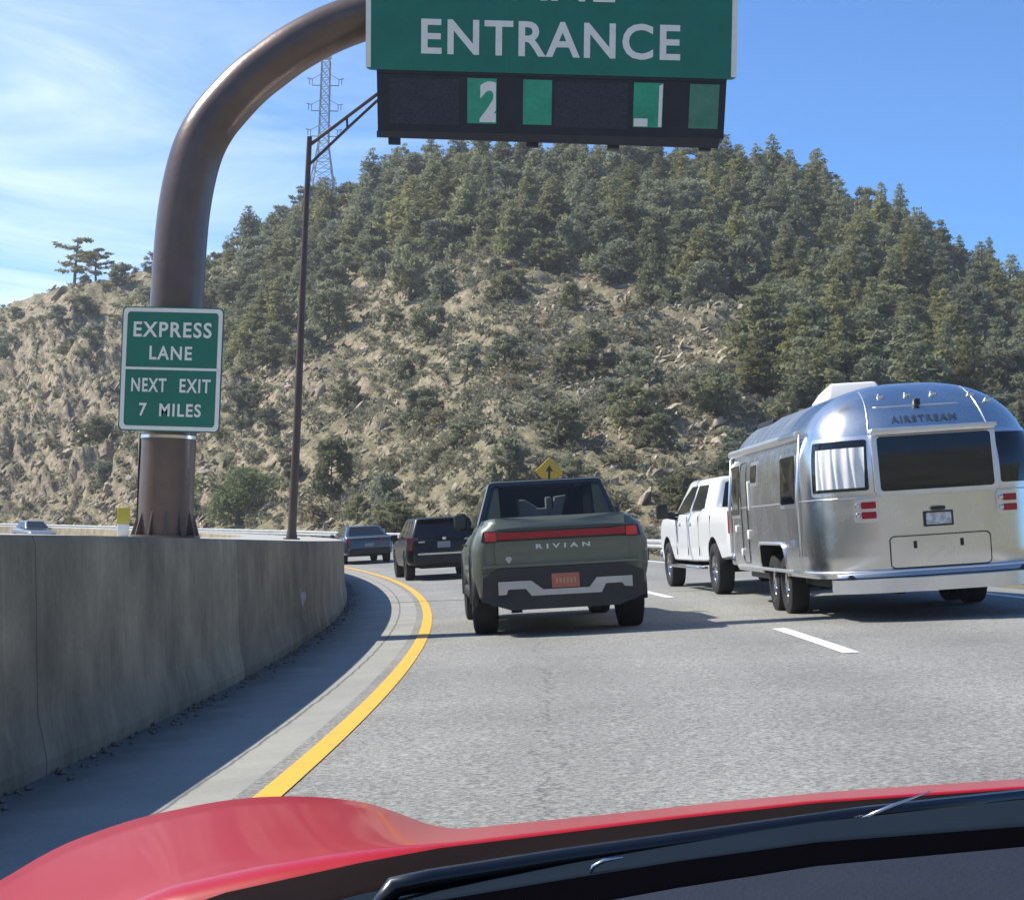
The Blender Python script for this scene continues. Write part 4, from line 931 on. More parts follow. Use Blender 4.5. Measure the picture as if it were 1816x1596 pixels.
for s in (-1, 1):
    mb = MB(); x0, x1 = sorted((s*.755, s*.885)); mb.plate(densify([(x0, 1.11), (x1, 1.11), (x1, 1.215), (x0, 1.215)], .03), rr_, .042, 2); mb.build('tail_light', redlit, tk, smooth='auto')
text('RIVIAN', -.30, .33, 1.0, 1.055, rr_, .036, mat('bright_letters', (.72, .75, .73), .3, .3, var=.1), tk, 'lettering', bold=.03, space=1.7)
mb = MB(); mb.plate(densify([(-.66, .90), (-.62, .84), (-.58, .90), (-.60, .925), (-.64, .925)], .05), rr_, .026, 1); mb.build('badge', silver, tk)
# bumper
bp_ = MB(); bp_.plate(densify([(-.93, .70), (-.72, .79), (.72, .79), (.93, .70), (.95, .42), (.62, .31), (-.62, .31), (-.95, .42)], .1), rr_, .085, 3); bp = bp_.build('bumper', gdark, tk, smooth='auto')
mb = MB(); mb.box(-.85, .85, y0-.05, y0+.5, .36, .52); mb.build('underbody', blackp, tk, bevel=.03)
rb2 = lambda a, b, off: rr_(a, b, off+.088)
zoomx = lambda X_: (X_-915)/619.; zoomz = lambda Y_: (1385-Y_)/600.
W_ = [(445,1000),(680,1000),(765,1065),(1095,1065),(1150,1000),(1405,1000),(1405,1075),(1350,1070),(1330,1045),(1215,1045),(1180,1105),(680,1105),(640,1055),(515,1055),(500,1090),(445,1090)]
pts = [(zoomx(a), zoomz(b)) for a, b in W_]
mb = MB(); n = len(pts); vs = [rb2(a, b, .018) for a, b in pts]+[rb2(a, b, -.004) for a, b in pts]; mb.add(vs, [tuple(range(n))]+[(i, (i+1) % n, n+(i+1) % n, n+i) for i in range(n)]); mb.build('bumper_trim', silver, tk)
mb = MB(); mb.plate([(-.14, .545), (.18, .545), (.18, .71), (-.14, .71)], rb2, .012); npl = mb.build('number_plate', mat('orange_plate', (.52, .17, .10), .5, c2=(.42, .13, .08), vscale=8), tk)
mb = MB()
for k in range(6): x = -.095+k*.042; mb.add([rb2(x+a, b, .014) for a, b in ((0, .595), (.024, .595), (.024, .655), (0, .655))], [(0,1,2,3)])
mb.build('plate_marks', mat('plate_marks', (.62, .30, .20), .5, var=.1), npl, solid=False)
mb = MB(); mb.plate(densify([(-.92, .80), (.92, .80), (.9, .83), (-.9, .83)], .1), rr_, .07, 2); mb.build('bumper_step', silver if False else gpaint, tk, smooth='auto')
for s in (-1, 1):
    wheel(tk, s*.88, 0, .425, .29, .28, s, mat('grey_rim', (.25, .25, .25), .4, .6, var=.2)); wheel(tk, s*.88, 3.45, .425, .29, .28, s, MATS['grey_rim'])
    for yy in (0, 3.45):
        mb = MB(); pa = []; 
        for k in range(15): a = math.pi*(k/14)*1.1-.05*math.pi; pa.append(Vector((s*1.0, yy+.53*math.cos(a), .43+.53*math.sin(a))))
        mb.tube(pa, .045, 8); mb.build('wheel_arch', gdark, tk, smooth=True)
    mb = MB(); x0, x1 = sorted((s*.9, s*1.04)); mb.box(x0, x1, .55, 2.9, .38, .52); mb.build('side_sill', gdark, tk, bevel=.04)
    mb = MB(); x0, x1 = sorted((s*.97, s*1.15)); mb.box(x0, x1, 2.55, 2.68, 1.27, 1.50); mr_ = mb.build('door_mirror', blackp, tk, bevel=.05, seg=3)
    mb = MB(); x0, x1 = sorted((s*.88, s*1.08)); mb.box(x0, x1, 2.58, 2.66, 1.25, 1.29); mb.build('mirror_arm', blackp, mr_)
    mb = MB(); x0, x1 = sorted((s*.99, s*1.13)); mb.box(x0, x1, 2.542, 2.548, 1.30, 1.47); mb.build('mirror_glass', mat('mirror_blue', (.06, .09, .13), .1, .6, var=.1), mr_)
    for yh in (1.5, 2.6): 
        mb = MB(); x0, x1 = sorted((s*1.02, s*1.045)); mb.box(x0, x1, yh-.28, yh-.1, 1.05, 1.075); mb.build('door_handle', gpaint, tk)
mb = MB()
mb.tube([(-.75, 0, .42), (.75, 0, .42)], .06, 10); mb.tube([(-.75, 3.45, .42), (.75, 3.45, .42)], .06, 10); mb.box(-.55, -.42, .1, .25, .22, .45); mb.box(.42, .55, .1, .25, .22, .45); mb.build('axle', blackp, tk)

# ---- silver travel trailer -----------------------------------------
TW, TZ0, TZC, TZT, TL = 1.31, .50, 1.50, 2.72, 6.9
alu = bpy.data.materials.new('polished_aluminium'); alu.use_nodes = True
t = alu.node_tree; b = t.nodes['Principled BSDF']; b.inputs['Metallic'].default_value = 1; b.inputs['Base Color'].default_value = (.80, .81, .82, 1); b.inputs['Roughness'].default_value = .24
T = N(t, 'ShaderNodeTexCoord'); n_ = N(t, 'ShaderNodeTexNoise'); n_.inputs['Scale'].default_value = 1.3; n_.inputs['Detail'].default_value = 2; t.links.new(T.outputs['Object'], n_.inputs['Vector'])
bp2 = N(t, 'ShaderNodeBump'); bp2.inputs['Strength'].default_value = .5; bp2.inputs['Distance'].default_value = .035; t.links.new(n_.outputs['Fac'], bp2.inputs['Height']); t.links.new(bp2.outputs[0], b.inputs['Normal'])
n2 = N(t, 'ShaderNodeTexNoise'); n2.inputs['Scale'].default_value = 3; n2.inputs['Detail'].default_value = 5; t.links.new(T.outputs['Object'], n2.inputs['Vector']); mr2 = N(t, 'ShaderNodeMapRange'); mr2.inputs[3].default_value = .20; mr2.inputs[4].default_value = .33; t.links.new(n2.outputs['Fac'], mr2.inputs[0]); t.links.new(mr2.outputs[0], b.inputs['Roughness'])
cb2 = N(t, 'ShaderNodeMix', data_type='RGBA'); cb2.inputs[6].default_value = (.66, .67, .665, 1); cb2.inputs[7].default_value = (.79, .79, .775, 1); t.links.new(n2.outputs['Fac'], cb2.inputs[0]); t.links.new(cb2.outputs[2], b.inputs['Base Color'])
alu2 = mat('bright_aluminium_trim', (.82, .83, .84), .3, .85, var=.1)
tl = empty('travel_trailer', frame(4.84, 18.1, 1.4)@Matrix.Rotation(R(-.6), 4, 'Y'), 'polished silver travel trailer with rounded ends, towed in the right lane', 'trailer')
def tW(z):
    if z > TZC: q = (z-TZC)/(TZT-TZC); return TW*max(0, 1-q**2.9)**(1/2.5)
    if z < .72: return TW-.05*((.72-z)/.22)**2
    return TW
def tset(z):   # how far the ends draw in with height
    if z > TZC: q = (z-TZC)/(TZT-TZC); return 1.25*(1-max(0, 1-q**2.3)**(1/2.1))
    if z < .72: return .05*((.72-z)/.22)**2
    return 0
LC = .95; NE = 2.9
def tend(x, z):   # rear surface y for a given x
    W = max(tW(z), .02); q = min(1, abs(x)/W); L = LC*max(.15, W/TW)
    return tset(z)+L-L*max(0, 1-q**NE)**(1/NE)
def slice_(z):
    W = max(tW(z), .004); L = LC*max(.15, W/TW); o = []; K = 18
    for k in range(K+1):
        f = math.pi*k/K; c = math.cos(f); s = math.sin(f); o.append((-math.copysign(W*abs(c)**(2/NE), c), tset(z)+L-L*abs(s)**(2/NE)))
    for k in range(1, 8): o.append((W, tset(z)+L+(TL-2*(tset(z)+L))*k/8))
    for k in range(K+1):
        f = math.pi*k/K; c = math.cos(f); s = math.sin(f); o.append((math.copysign(W*abs(c)**(2/2.5), c), TL-tset(z)-L+L*abs(s)**(2/2.5)))
    for k in range(7, 0, -1): o.append((-W, tset(z)+L+(TL-2*(tset(z)+L))*k/8))
    return [(x, y, z) for x, y in o]
zs = [TZ0, .53, .58, .65, .75]+list(np.linspace(.9, 1.5, 5))+[TZC+(TZT-TZC)*math.sin(R(a)) for a in np.linspace(5, 90, 26)]
mb = MB(); n = None
for z in zs:
    s = slice_(z); n = len(s); mb.v += s
for i in range(len(zs)-1):
    for k in range(n): mb.f.append((i*n+k, i*n+(k+1) % n, (i+1)*n+(k+1) % n, (i+1)*n+k))
mb.f.append(tuple(range(n))[::-1]); mb.f.append(tuple((len(zs)-1)*n+k for k in range(n)))
sh_ = mb.build('shell', alu, tl)
bmx = bmesh.new(); bmx.from_mesh(sh_.data); bmesh.ops.remove_doubles(bmx, verts=bmx.verts, dist=.002); bmesh.ops.recalc_face_normals(bmx, faces=bmx.faces); bmx.to_mesh(sh_.data); bmx.free()
cs = []
for s in (-1, 1):
    mb = MB(); x0, x1 = sorted((s*1.4, s*.95)); mb.box(x0, x1, 2.25, 3.95, .3, .88); cs.append(mb.build('cut', blackp))
carve(sh_, cs); sh_.data.shade_smooth(); sh_.data.set_sharp_from_angle(angle=R(30))
def tn(a, b, off):
    e = .01; p = Vector((a, tend(a, b), b)); px_ = Vector((a+e, tend(a+e, b), b))-Vector((a-e, tend(a-e, b), b)); pz = Vector((a, tend(a, b+e), b+e))-Vector((a, tend(a, b-e), b-e))
    nr_ = px_.cross(pz).normalized(); 
    if nr_.y > 0: nr_ = -nr_
    return p+nr_*off
def tang(f, z, off):    # corner surface by angle f (0 = left side, 90 = rear centre, 180 = right side)
    W = tW(z); L = LC*max(.15, W/TW); c = math.cos(R(f)); s = math.sin(R(f)); x = -math.copysign(W*abs(c)**(2/NE), c); y = tset(z)+L-L*abs(s)**(2/NE); 
    nrm = Vector((x/W*abs(x/W)**.9, -(1-(y-tset(z))/L)*1.2, .0)); nrm.normalize(); return Vector((x, y, z))+nrm*off
def tside(s): 
    def fn(a, b, off): return Vector((s*(tW(b)+off), a, b))
    return fn
# rear big window (flat, framed)
def flatwin(a, b, off): return Vector((a, -.045+.09*max(0, b-1.42)**1.5-off, b))
mb = MB(); ol = rrect(-.69, .69, 1.40, 2.11, .06); ol2 = rrect(-.635, .635, 1.445, 2.05, .04); vs = [flatwin(a, b, .0) for a, b in ol]+[tn(a, b, -.02) for a, b in ol]+[flatwin(a, b, .0) for a, b in ol2]; n = len(ol); mb.add(vs, [(i, (i+1) % n, 2*n+(i+1) % n, 2*n+i) for i in range(n)]+[(i, (i+1) % n, n+(i+1) % n, n+i) for i in range(n)]); fw = mb.build('rear_window', alu2, tl)
mb = MB(); mb.plate(densify(rrect(-.64, .64, 1.44, 2.055, .03), .06), flatwin, -.012, 6); mb.build('pane', glass, fw)
mb = MB(); mb.tube([flatwin(-.68, 2.10, .03), flatwin(.68, 2.10, .03)], .045, 12); mb.box(-.70, .70, -.10, .1, 2.09, 2.14, Matrix.Translation((0, .03, 0))); mb.build('window_awning', alu2, tl, smooth='auto', bevel=.01)
curt = mat('white_curtain', (.80, .82, .82), .8, var=.12, vscale=4)
WZ0, WZ1 = 1.47, 2.04
for lo, hi, cut in ((18, 65, 1), (115, 162, 0)):
    o1 = densify(rrect(lo-1.6, hi+1.6, (WZ0-.04)*100, (WZ1+.045)*100, 3), 4); o1 = [(a, b/100) for a, b in o1]
    mb = MB(); mb.plate(o1, tang, .012, 6); w_ = mb.build('corner_window', alu2, tl, smooth='auto'); mb = MB()
    o2 = [(a, b/100) for a, b in densify(rrect(lo+.8, hi-.8, WZ0*100, WZ1*100, 2), 4)]; mb.plate(o2, tang, .018, 6); mb.build('pane', glass, w_, smooth='auto')
    if cut:
        mb = MB(); K = 60; vs = []; J = 7
        for k in range(K+1):
            for j in range(J+1):
                f = lo+7+(hi-lo-10)*k/K+.8*math.sin(k*.31+j*.25); wv = .008*math.sin(k*.62+j*.12)+.005*math.sin(k*.27+1)
                vs.append(tang(f, WZ0+.035+(WZ1-WZ0-.12)*j/J, .036+wv))
        mb.add(vs, [(k*(J+1)+j, (k+1)*(J+1)+j, (k+1)*(J+1)+j+1, k*(J+1)+j+1) for k in range(K) for j in range(J)]); mb.build('curtain', curt, w_, smooth=True, solid=False)
# trims
def strip_ang(z, off, hgt, name, m, f0=-0, f1=180, side=True):
    mb = MB(); P = []
    if side: P += [Vector((-tW(z), y, z)) for y in np.linspace(5.9, 1.0, 8)]
    P2 = [tang(f, z, off*.5) for f in np.linspace(2, 178, 50)]; P = P+P2
    if side: P += [Vector((tW(z), y, z)) for y in np.linspace(1.0, 5.9, 8)]
    mb.tube(P, hgt/2, 6); return mb.build(name, m, tl, smooth=True)
strip_ang(1.395, .0, .016, 'belt_seam', alu2); strip_ang(.56, .01, .05, 'rub_rail', alu2)
mb = MB()
for x in (-.68, .68):
    mb.tube([tn(x*(1-.25*max(0, z-2.1)), z, .0) for z in np.linspace(2.1, 2.62, 12)], .007, 5)
for x in (-.68,): pass
mb.tube([tn(x, 2.40, .0) for x in np.linspace(-.55, .42, 20)], .010, 5); mb.build('panel_seam', alu2, tl, smooth=True)
text('AIRSTREAM', -.40, .34, 2.20, 2.28, tn, .006, mat('dark_letters', (.05, .07, .10), .4, var=.1), tl, 'lettering', bold=.03, space=1.25)
for k, x in enumerate((-.42, -.12, .18, .62, .80)):
    z = 2.53 if k < 3 else 2.50 if k == 3 else 2.42
    p = tn(x, z, .0); mb = MB(); mb.box(p.x-.035, p.x+.035, p.y-.035, p.y+.03, p.z-.02, p.z+.03); mb.build('clearance_light', chrome if k != 9 else blackp, tl, bevel=.012)
p = tn(-.06, 2.42, .02); mb = MB(); mb.box(p.x-.035, p.x+.035, p.y-.05, p.y+.03, p.z-.04, p.z+.04); mb.build('rear_camera', blackp, tl, bevel=.012)
for s in (-1, 1):
    mb = MB(); x0, x1 = sorted((s*.66, s*.91)); o1 = rrect(x0, x1, 1.115, 1.375, .04); mb.plate(o1, tn, .02, 3); tlh = mb.build('tail_light_housing', alu2, tl, smooth='auto')
    for z0 in (1.155, 1.265):
        mb = MB(); xa, xb = (x0+.08, x1-.02); mb.plate(rrect(xa, xb, z0, z0+.075, .01, 2), tn, .04, 1); mb.build('tail_light', redlens, tlh)
        mb = MB(); c = tn(x0+.045, z0+.04, .03); mb.box(c.x-.025, c.x+.025, c.y-.02, c.y+.02, c.z-.025, c.z+.025); mb.build('reversing_light', chrome, tlh, bevel=.01)
mb = MB(); mb.plate(rrect(-.175, .155, .1+.93, 1.20, .01, 2), tn, .015, 1); np_ = mb.build('number_plate', gdark, tl)
mb = MB(); mb.plate(rrect(-.150, .130, 1.05, 1.18, .01, 2), tn, .022, 1); mb.build('plate_face', mat('pale_plate', (.74, .74, .73), .5, c2=(.45, .45, .48), vscale=18, thr=(.45, .55)), np_)
mb = MB(); p = tn(-.01, 1.23, .02); mb.box(p.x-.07, p.x+.07, p.y-.05, p.y+.01, 1.205, 1.25); mb.build('plate_lamp', gdark, tl, bevel=.01)
ol1 = densify(rrect(-.55, .55, .60, .93, .05), .12)
mb = MB(); mb.plate(ol1, tn, .016, 3); ht = mb.build('storage_hatch', alu, tl, smooth='auto')
o1 = densify(rrect(-.56, .56, .59, .94, .05), .1); mb = MB(); pts = [tn(a, b, .010) for a, b in o1]; mb.tube(pts+[pts[0]], .006, 5, False); mb.build('hatch_seal', gdark, ht)
for x in (-.29, .23):
    mb = MB(); p = tn(x, .84, .01); mb.box(p.x-.018, p.x+.018, p.y-.015, p.y+.01, .80, .88); mb.build('latch', blackp, ht)
# bumper and underbody
mb = MB(); K = 24; P = []
for k in range(K+1): x = -1.14+2.28*k/K; P.append((x, tend(x*.98, .6)-.10+.10*(abs(x)/1.14)**4))
vs = []
for x, y in P: vs += [(x, y, .33), (x, y-.01, .48), (x, y+.16, .49), (x, y+.15, .33)]
fs = []
for k in range(K):
    for j in range(4): fs.append((k*4+j, k*4+(j+1) % 4, (k+1)*4+(j+1) % 4, (k+1)*4+j))
fs += [(0, 1, 2, 3), (K*4+3, K*4+2, K*4+1, K*4)]; mb.add(vs, fs); mb.build('bumper', alu2, tl, smooth='auto')
mb = MB(); mb.box(-1.05, 1.05, .35, 6.3, .38, .52); mb.box(-.5, -.4, .1, 6.9, .30, .40); mb.box(.4, .5, .1, 6.9, .30, .40); mb.build('chassis', blackp, tl, bevel=.02)
mb = MB(); mb.box(-1.0, 1.0, .2, .32, .40, .52); mb.build('rear_valance', gdark, tl)
mb = MB(); mb.tube([(-.5, 6.6, .40), (0, 7.95, .42)], .05, 8); mb.tube([(.5, 6.6, .40), (0, 7.95, .42)], .05, 8); mb.tube([(0, 7.0, .05), (0, 7.6, .85)][:0] or [(0, 7.55, .2), (0, 7.55, .95)], .04, 8); mb.build('tow_bar', blackp, tl)
for y in (2.7, 3.52):
    for s in (-1, 1): wheel(tl, s*1.12, y, .37, .24, .215, s, chrome, 8)
mb = MB(); mb.tube([(-1.05, 2.7, .37), (1.05, 2.7, .37)], .05, 8); mb.tube([(-1.05, 3.52, .37), (1.05, 3.52, .37)], .05, 8); mb.build('axle', blackp, tl)
for s in (-1, 1):
    f = tside(s)
    mb = MB(); mb.tube([f(2.22, .50, .01), f(2.22, .84, .01), f(2.36, .9, .01), f(3.86, .9, .01), f(3.98, .84, .01), f(3.98, .5, .01)], .022, 8); mb.build('fender_trim', alu2, tl, smooth=True)
    def swin(y0_, y1_, z0_, z1_, nm='side_window'):
        mb = MB(); mb.plate(rrect(y0_-.05, y1_+.05, z0_-.05, z1_+.05, .05), f, .012, 2); w_ = mb.build(nm, alu2, tl); mb = MB(); mb.plate(rrect(y0_, y1_, z0_, z1_, .03), f, .02, 2); mb.build('pane', glass, w_)
    swin(5.35, 6.0, 1.3, 2.0); swin(3.9, 4.3, 1.72, 1.95); swin(1.35, 2.2, 1.38, 1.95)
    # roof awning tube along the upper edge
    mb = MB(); mb.tube([f(1.1, 2.18, .05), f(6.1, 2.18, .05)], .055, 12); aw = mb.build('awning_roll', alu2, tl, smooth='auto')
    for yy in (1.1, 6.1): mb = MB(); mb.tube([f(yy, 2.18, .05), f(yy, 1.45, .03), f(yy, .75, .03)], .022, 8); mb.build('awning_arm', alu2, aw, smooth=True)
    for q in ((4.45, 4.51, 1.35, 1.75), (5.6, 5.72, 1.05, 1.15), (4.6, 4.72, .95, 1.08), (1.55, 1.68, .85, .95), (5.2, 5.3, .72, .82)): mb = MB(); mb.box(*sorted((s*(TW-.03), s*(TW+.03))), *q); mb.build('side_fitting', whitepaint, tl, bevel=.01)
    mb = MB(); pts = rrect(4.75, 5.25, .62, 2.02, .08); P = [f(a, b, .003) for a, b in densify(pts, .1)]; mb.tube(P+[P[0]], .006, 5, False); mb.build('door_seam', gdark, tl)
mb = MB(); vs = []
zr = TZT-.04
mb.hexa([(-.50, 2.9, zr), (.28, 2.9, zr), (.28, 4.0, zr), (-.50, 4.0, zr)], [(-.42, 3.05, zr+.24), (.20, 3.05, zr+.24), (.14, 3.85, zr+.19), (-.36, 3.85, zr+.19)]); mb.build('air_conditioner', mat('white_plastic', (.78, .78, .76), .45, var=.08), tl, bevel=.05, seg=3)
mb = MB(); mb.box(-.9, -.55, 4.6, 5.8, TZT-.32, TZT-.12); mb.build('roof_panel', blackp, tl, bevel=.02)

# ---- white pickup towing it -----------------------------------------
wp = mat('white_paint', (.86, .87, .86), .28, coat=.8, var=.04, vscale=2)
wt = empty('pickup_truck', frame(4.42, 27.15, 5.0), 'white crew cab pickup with big tow mirrors, towing the silver trailer', 'pickup truck')
y0, y1 = -1.25, 5.05
ys = yl(y0, y1); zt = interp([(y0, 1.42), (1.0, 1.44), (1.3, 1.36), (3.35, 1.36), (3.6, 1.40), (4.7, 1.34), (y1, 1.2)]); zb = interp([(y0, .62), (0, .55), (1, .52), (4, .5), (y1, .45)])
bul2 = lambda v: .96+.04*min(1, v/.3) if v < .75 else 1-.05*((v-.75)/.25)
b = shell(ys, zt, zb, endround(y0, y1, 1.01, .14, .35), bul2).build('body', wp, wt); cut_wheels(b, 1.0, (0, 4.1), .43, .52); b.data.shade_smooth(); b.data.set_sharp_from_angle(angle=R(40))
CB = (.25, 3.65, .93, 1.34, .35, 2.75, .76, 1.95); cab(wt, wp, *CB, bev=.09)
for s in (-1, 1):
    f = cabplane('side', *CB, side=s); pane(wt, f, [(.22, .10), (.54, .10), (.56, .80), (.26, .80)], glass, 'side_window', .008); pane(wt, f, [(.60, .08), (.94, .02), (.90, .45), (.80, .80), (.62, .80)], glass, 'side_window', .008)
    for yh in (1.75, 2.72): mb = MB(); mb.box(*sorted((s*.99, s*1.035)), yh, yh+.18, 1.17, 1.205); mb.build('door_handle', wp, wt)
    for ys_ in (.16, 1.12, 2.1, 3.15): mb = MB(); mb.box(*sorted((s*1.0, s*1.012)), ys_, ys_+.012, .62, 1.30); mb.build('door_seam', gdark, wt)
    mb = MB(); mb.box(*sorted((s*.95, s*1.13)), .75, 3.35, .40, .45); mb.build('running_board', chrome, wt, bevel=.015)
    mb = MB(); mb.box(*sorted((s*1.14, s*1.36)), 3.12, 3.24, 1.28, 1.56); w_ = mb.build('tow_mirror', blackp, wt, bevel=.04, seg=3); mb = MB(); mb.tube([(s*.92, 3.18, 1.34), (s*1.18, 3.18, 1.36)], .035, 8); mb.tube([(s*.92, 3.18, 1.26), (s*1.18, 3.18, 1.32)], .03, 8); mb.build('mirror_arm', blackp, w_)
    wheel(wt, s*.88, 0, .42, .27, .27, s, chrome, 8); wheel(wt, s*.88, 4.1, .42, .27, .27, s, chrome, 8)
    mb = MB(); mb.box(*sorted((s*.86, s*1.012)), y0-.015, y0+.05, 1.0, 1.36); mb.build('tail_light', redlens, wt, bevel=.01)
    mb = MB(); mb.box(*sorted((s*.7, s*.99)), y1-.12, y1+.012, .95, 1.15); mb.build('headlight', chrome, wt, bevel=.02)
pane(wt, cabplane('rear', *CB), rrect(.08, .92, .12, .85, .05), glass, 'rear_window'); pane(wt, cabplane('front', *CB), rrect(.05, .95, .05, .93, .05), glass, 'windscreen')
mb = MB(); mb.box(-.98, .98, y0-.12, y0+.02, .50, .68); mb.build('rear_bumper', chrome, wt, bevel=.04)
mb = MB(); mb.box(-.98, .98, y1-.05, y1+.12, .45, .7); mb.build('front_bumper', chrome, wt, bevel=.05)
mb = MB(); mb.tube([(-.8, 0, .42), (.8, 0, .42)], .07, 8); mb.tube([(-.8, 4.1, .42), (.8, 4.1, .42)], .06, 8); mb.box(-.4, .4, -.8, 4.4, .45, .6); mb.build('axle', blackp, wt)

# ---- black suv -----------------------------------------------------
bk = mat('black_paint', (.007, .007, .007), .35, coat=.35, spec=.3, var=.2)
sv = empty('suv', frame(-1.72, 42.6, 9.0), 'black SUV ahead of the green pickup on the left', 'suv')
y0, y1 = -.95, 3.85; ys = yl(y0, y1, 30); zt = interp([(y0, 1.0), (y0+.08, 1.06), (2.6, 1.03), (3.6, .95), (y1, .8)]); zb = interp([(y0, .42), (0, .34), (3, .32), (y1, .4)])
b = shell(ys, zt, zb, endround(y0, y1, .97, .22, .4), bul2).build('body', bk, sv); cut_wheels(b, .95, (0, 2.88), .37, .42); b.data.shade_smooth(); b.data.set_sharp_from_angle(angle=R(40))
CB = (-.90, 2.75, .90, 1.02, -.62, 1.85, .70, 1.59); cab(sv, bk, *CB, bev=.09)
f = cabplane('rear', *CB); pane(sv, f, rrect(.06, .94, .10, .86, .06), glass, 'rear_window')
for s in (-1, 1):
    f = cabplane('side', *CB, side=s); pane(sv, f, [(.05, .1), (.30, .1), (.31, .85), (.12, .85)], glass, 'side_window'); pane(sv, f, [(.34, .1), (.62, .1), (.62, .85), (.35, .85)], glass, 'side_window'); pane(sv, f, [(.66, .1), (.95, .1), (.9, .85), (.66, .85)], glass, 'side_window')
    wheel(sv, s*.85, 0, .365, .24, .24, s, chrome, 5); wheel(sv, s*.85, 2.88, .365, .24, .24, s, chrome, 5)
    mb = MB(); x0, x1 = sorted((s*.72, s*.95)); mb.hexa([(x0, y0-.01, .78), (x1, y0+.02, .78), (x1, y0+.3, .78), (x0, y0+.1, .78)], [(x0+s*.04, y0+.0, 1.10), (x1-.04*s, y0+.04, 1.10), (x1-.04*s, y0+.3, 1.10), (x0+s*.04, y0+.1, 1.10)]); mb.build('tail_light', mat('smoked_red_lens', (.20, .02, .02), .2, coat=.5, var=.3), sv, bevel=.01)
    mb = MB(); mb.box(*sorted((s*.92, s*1.12)), 2.2, 2.3, 1.02, 1.18); mb.build('door_mirror', blackp, sv, bevel=.03)
rp = rearpt(y0)
mb = MB(); mb.box(-.82, .82, y0-.10, y0+.2, .40, .70); mb.build('bumper', blackp, sv, bevel=.05, seg=3)
mb = MB(); mb.plate(rrect(-.72, .80, .655, .70, .01, 2), lambda a, b, o_: Vector((a, y0-.10-o_, b)), .012); mb.build('chrome_strip', chrome, sv)
mb = MB(); mb.plate(rrect(-.20, .13, .82, .98, .01, 2), rp, .02); mb.build('number_plate', mat('grey_plate', (.30, .31, .33), .5, var=.2, vscale=12), sv)
mb = MB(); mb.plate(rrect(-.07, .03, 1.02, 1.09, .03, 3), lambda a, b, o_: Vector((a, y0+.02-o_, b)), .03); mb.build('badge', chrome, sv)
mb = MB(); mb.plate(rrect(-.68, -.52, .96, 1.0, .01, 2), rp, .02); mb.plate(rrect(.5, .78, 1.0, 1.04, .01, 2), rp, .012); mb.build('side_badge', silver, sv)
mb = MB(); mb.hexa([(-.66, -.80, 1.53), (.66, -.80, 1.53), (.66, -.4, 1.56), (-.66, -.4, 1.56)], [(-.66, -.78, 1.57), (.66, -.78, 1.57), (.66, -.4, 1.605), (-.66, -.4, 1.605)]); mb.build('spoiler', bk, sv, bevel=.015)
mb = MB(); mb.box(-.012, .012, -.2, -.05, 1.58, 1.66); mb.build('aerial', blackp, sv)
mb = MB(); mb.tube([(-.75, 0, .36), (.75, 0, .36)], .05, 8); mb.box(-.6, .6, -.7, .4, .30, .45); mb.build('axle', blackp, sv)

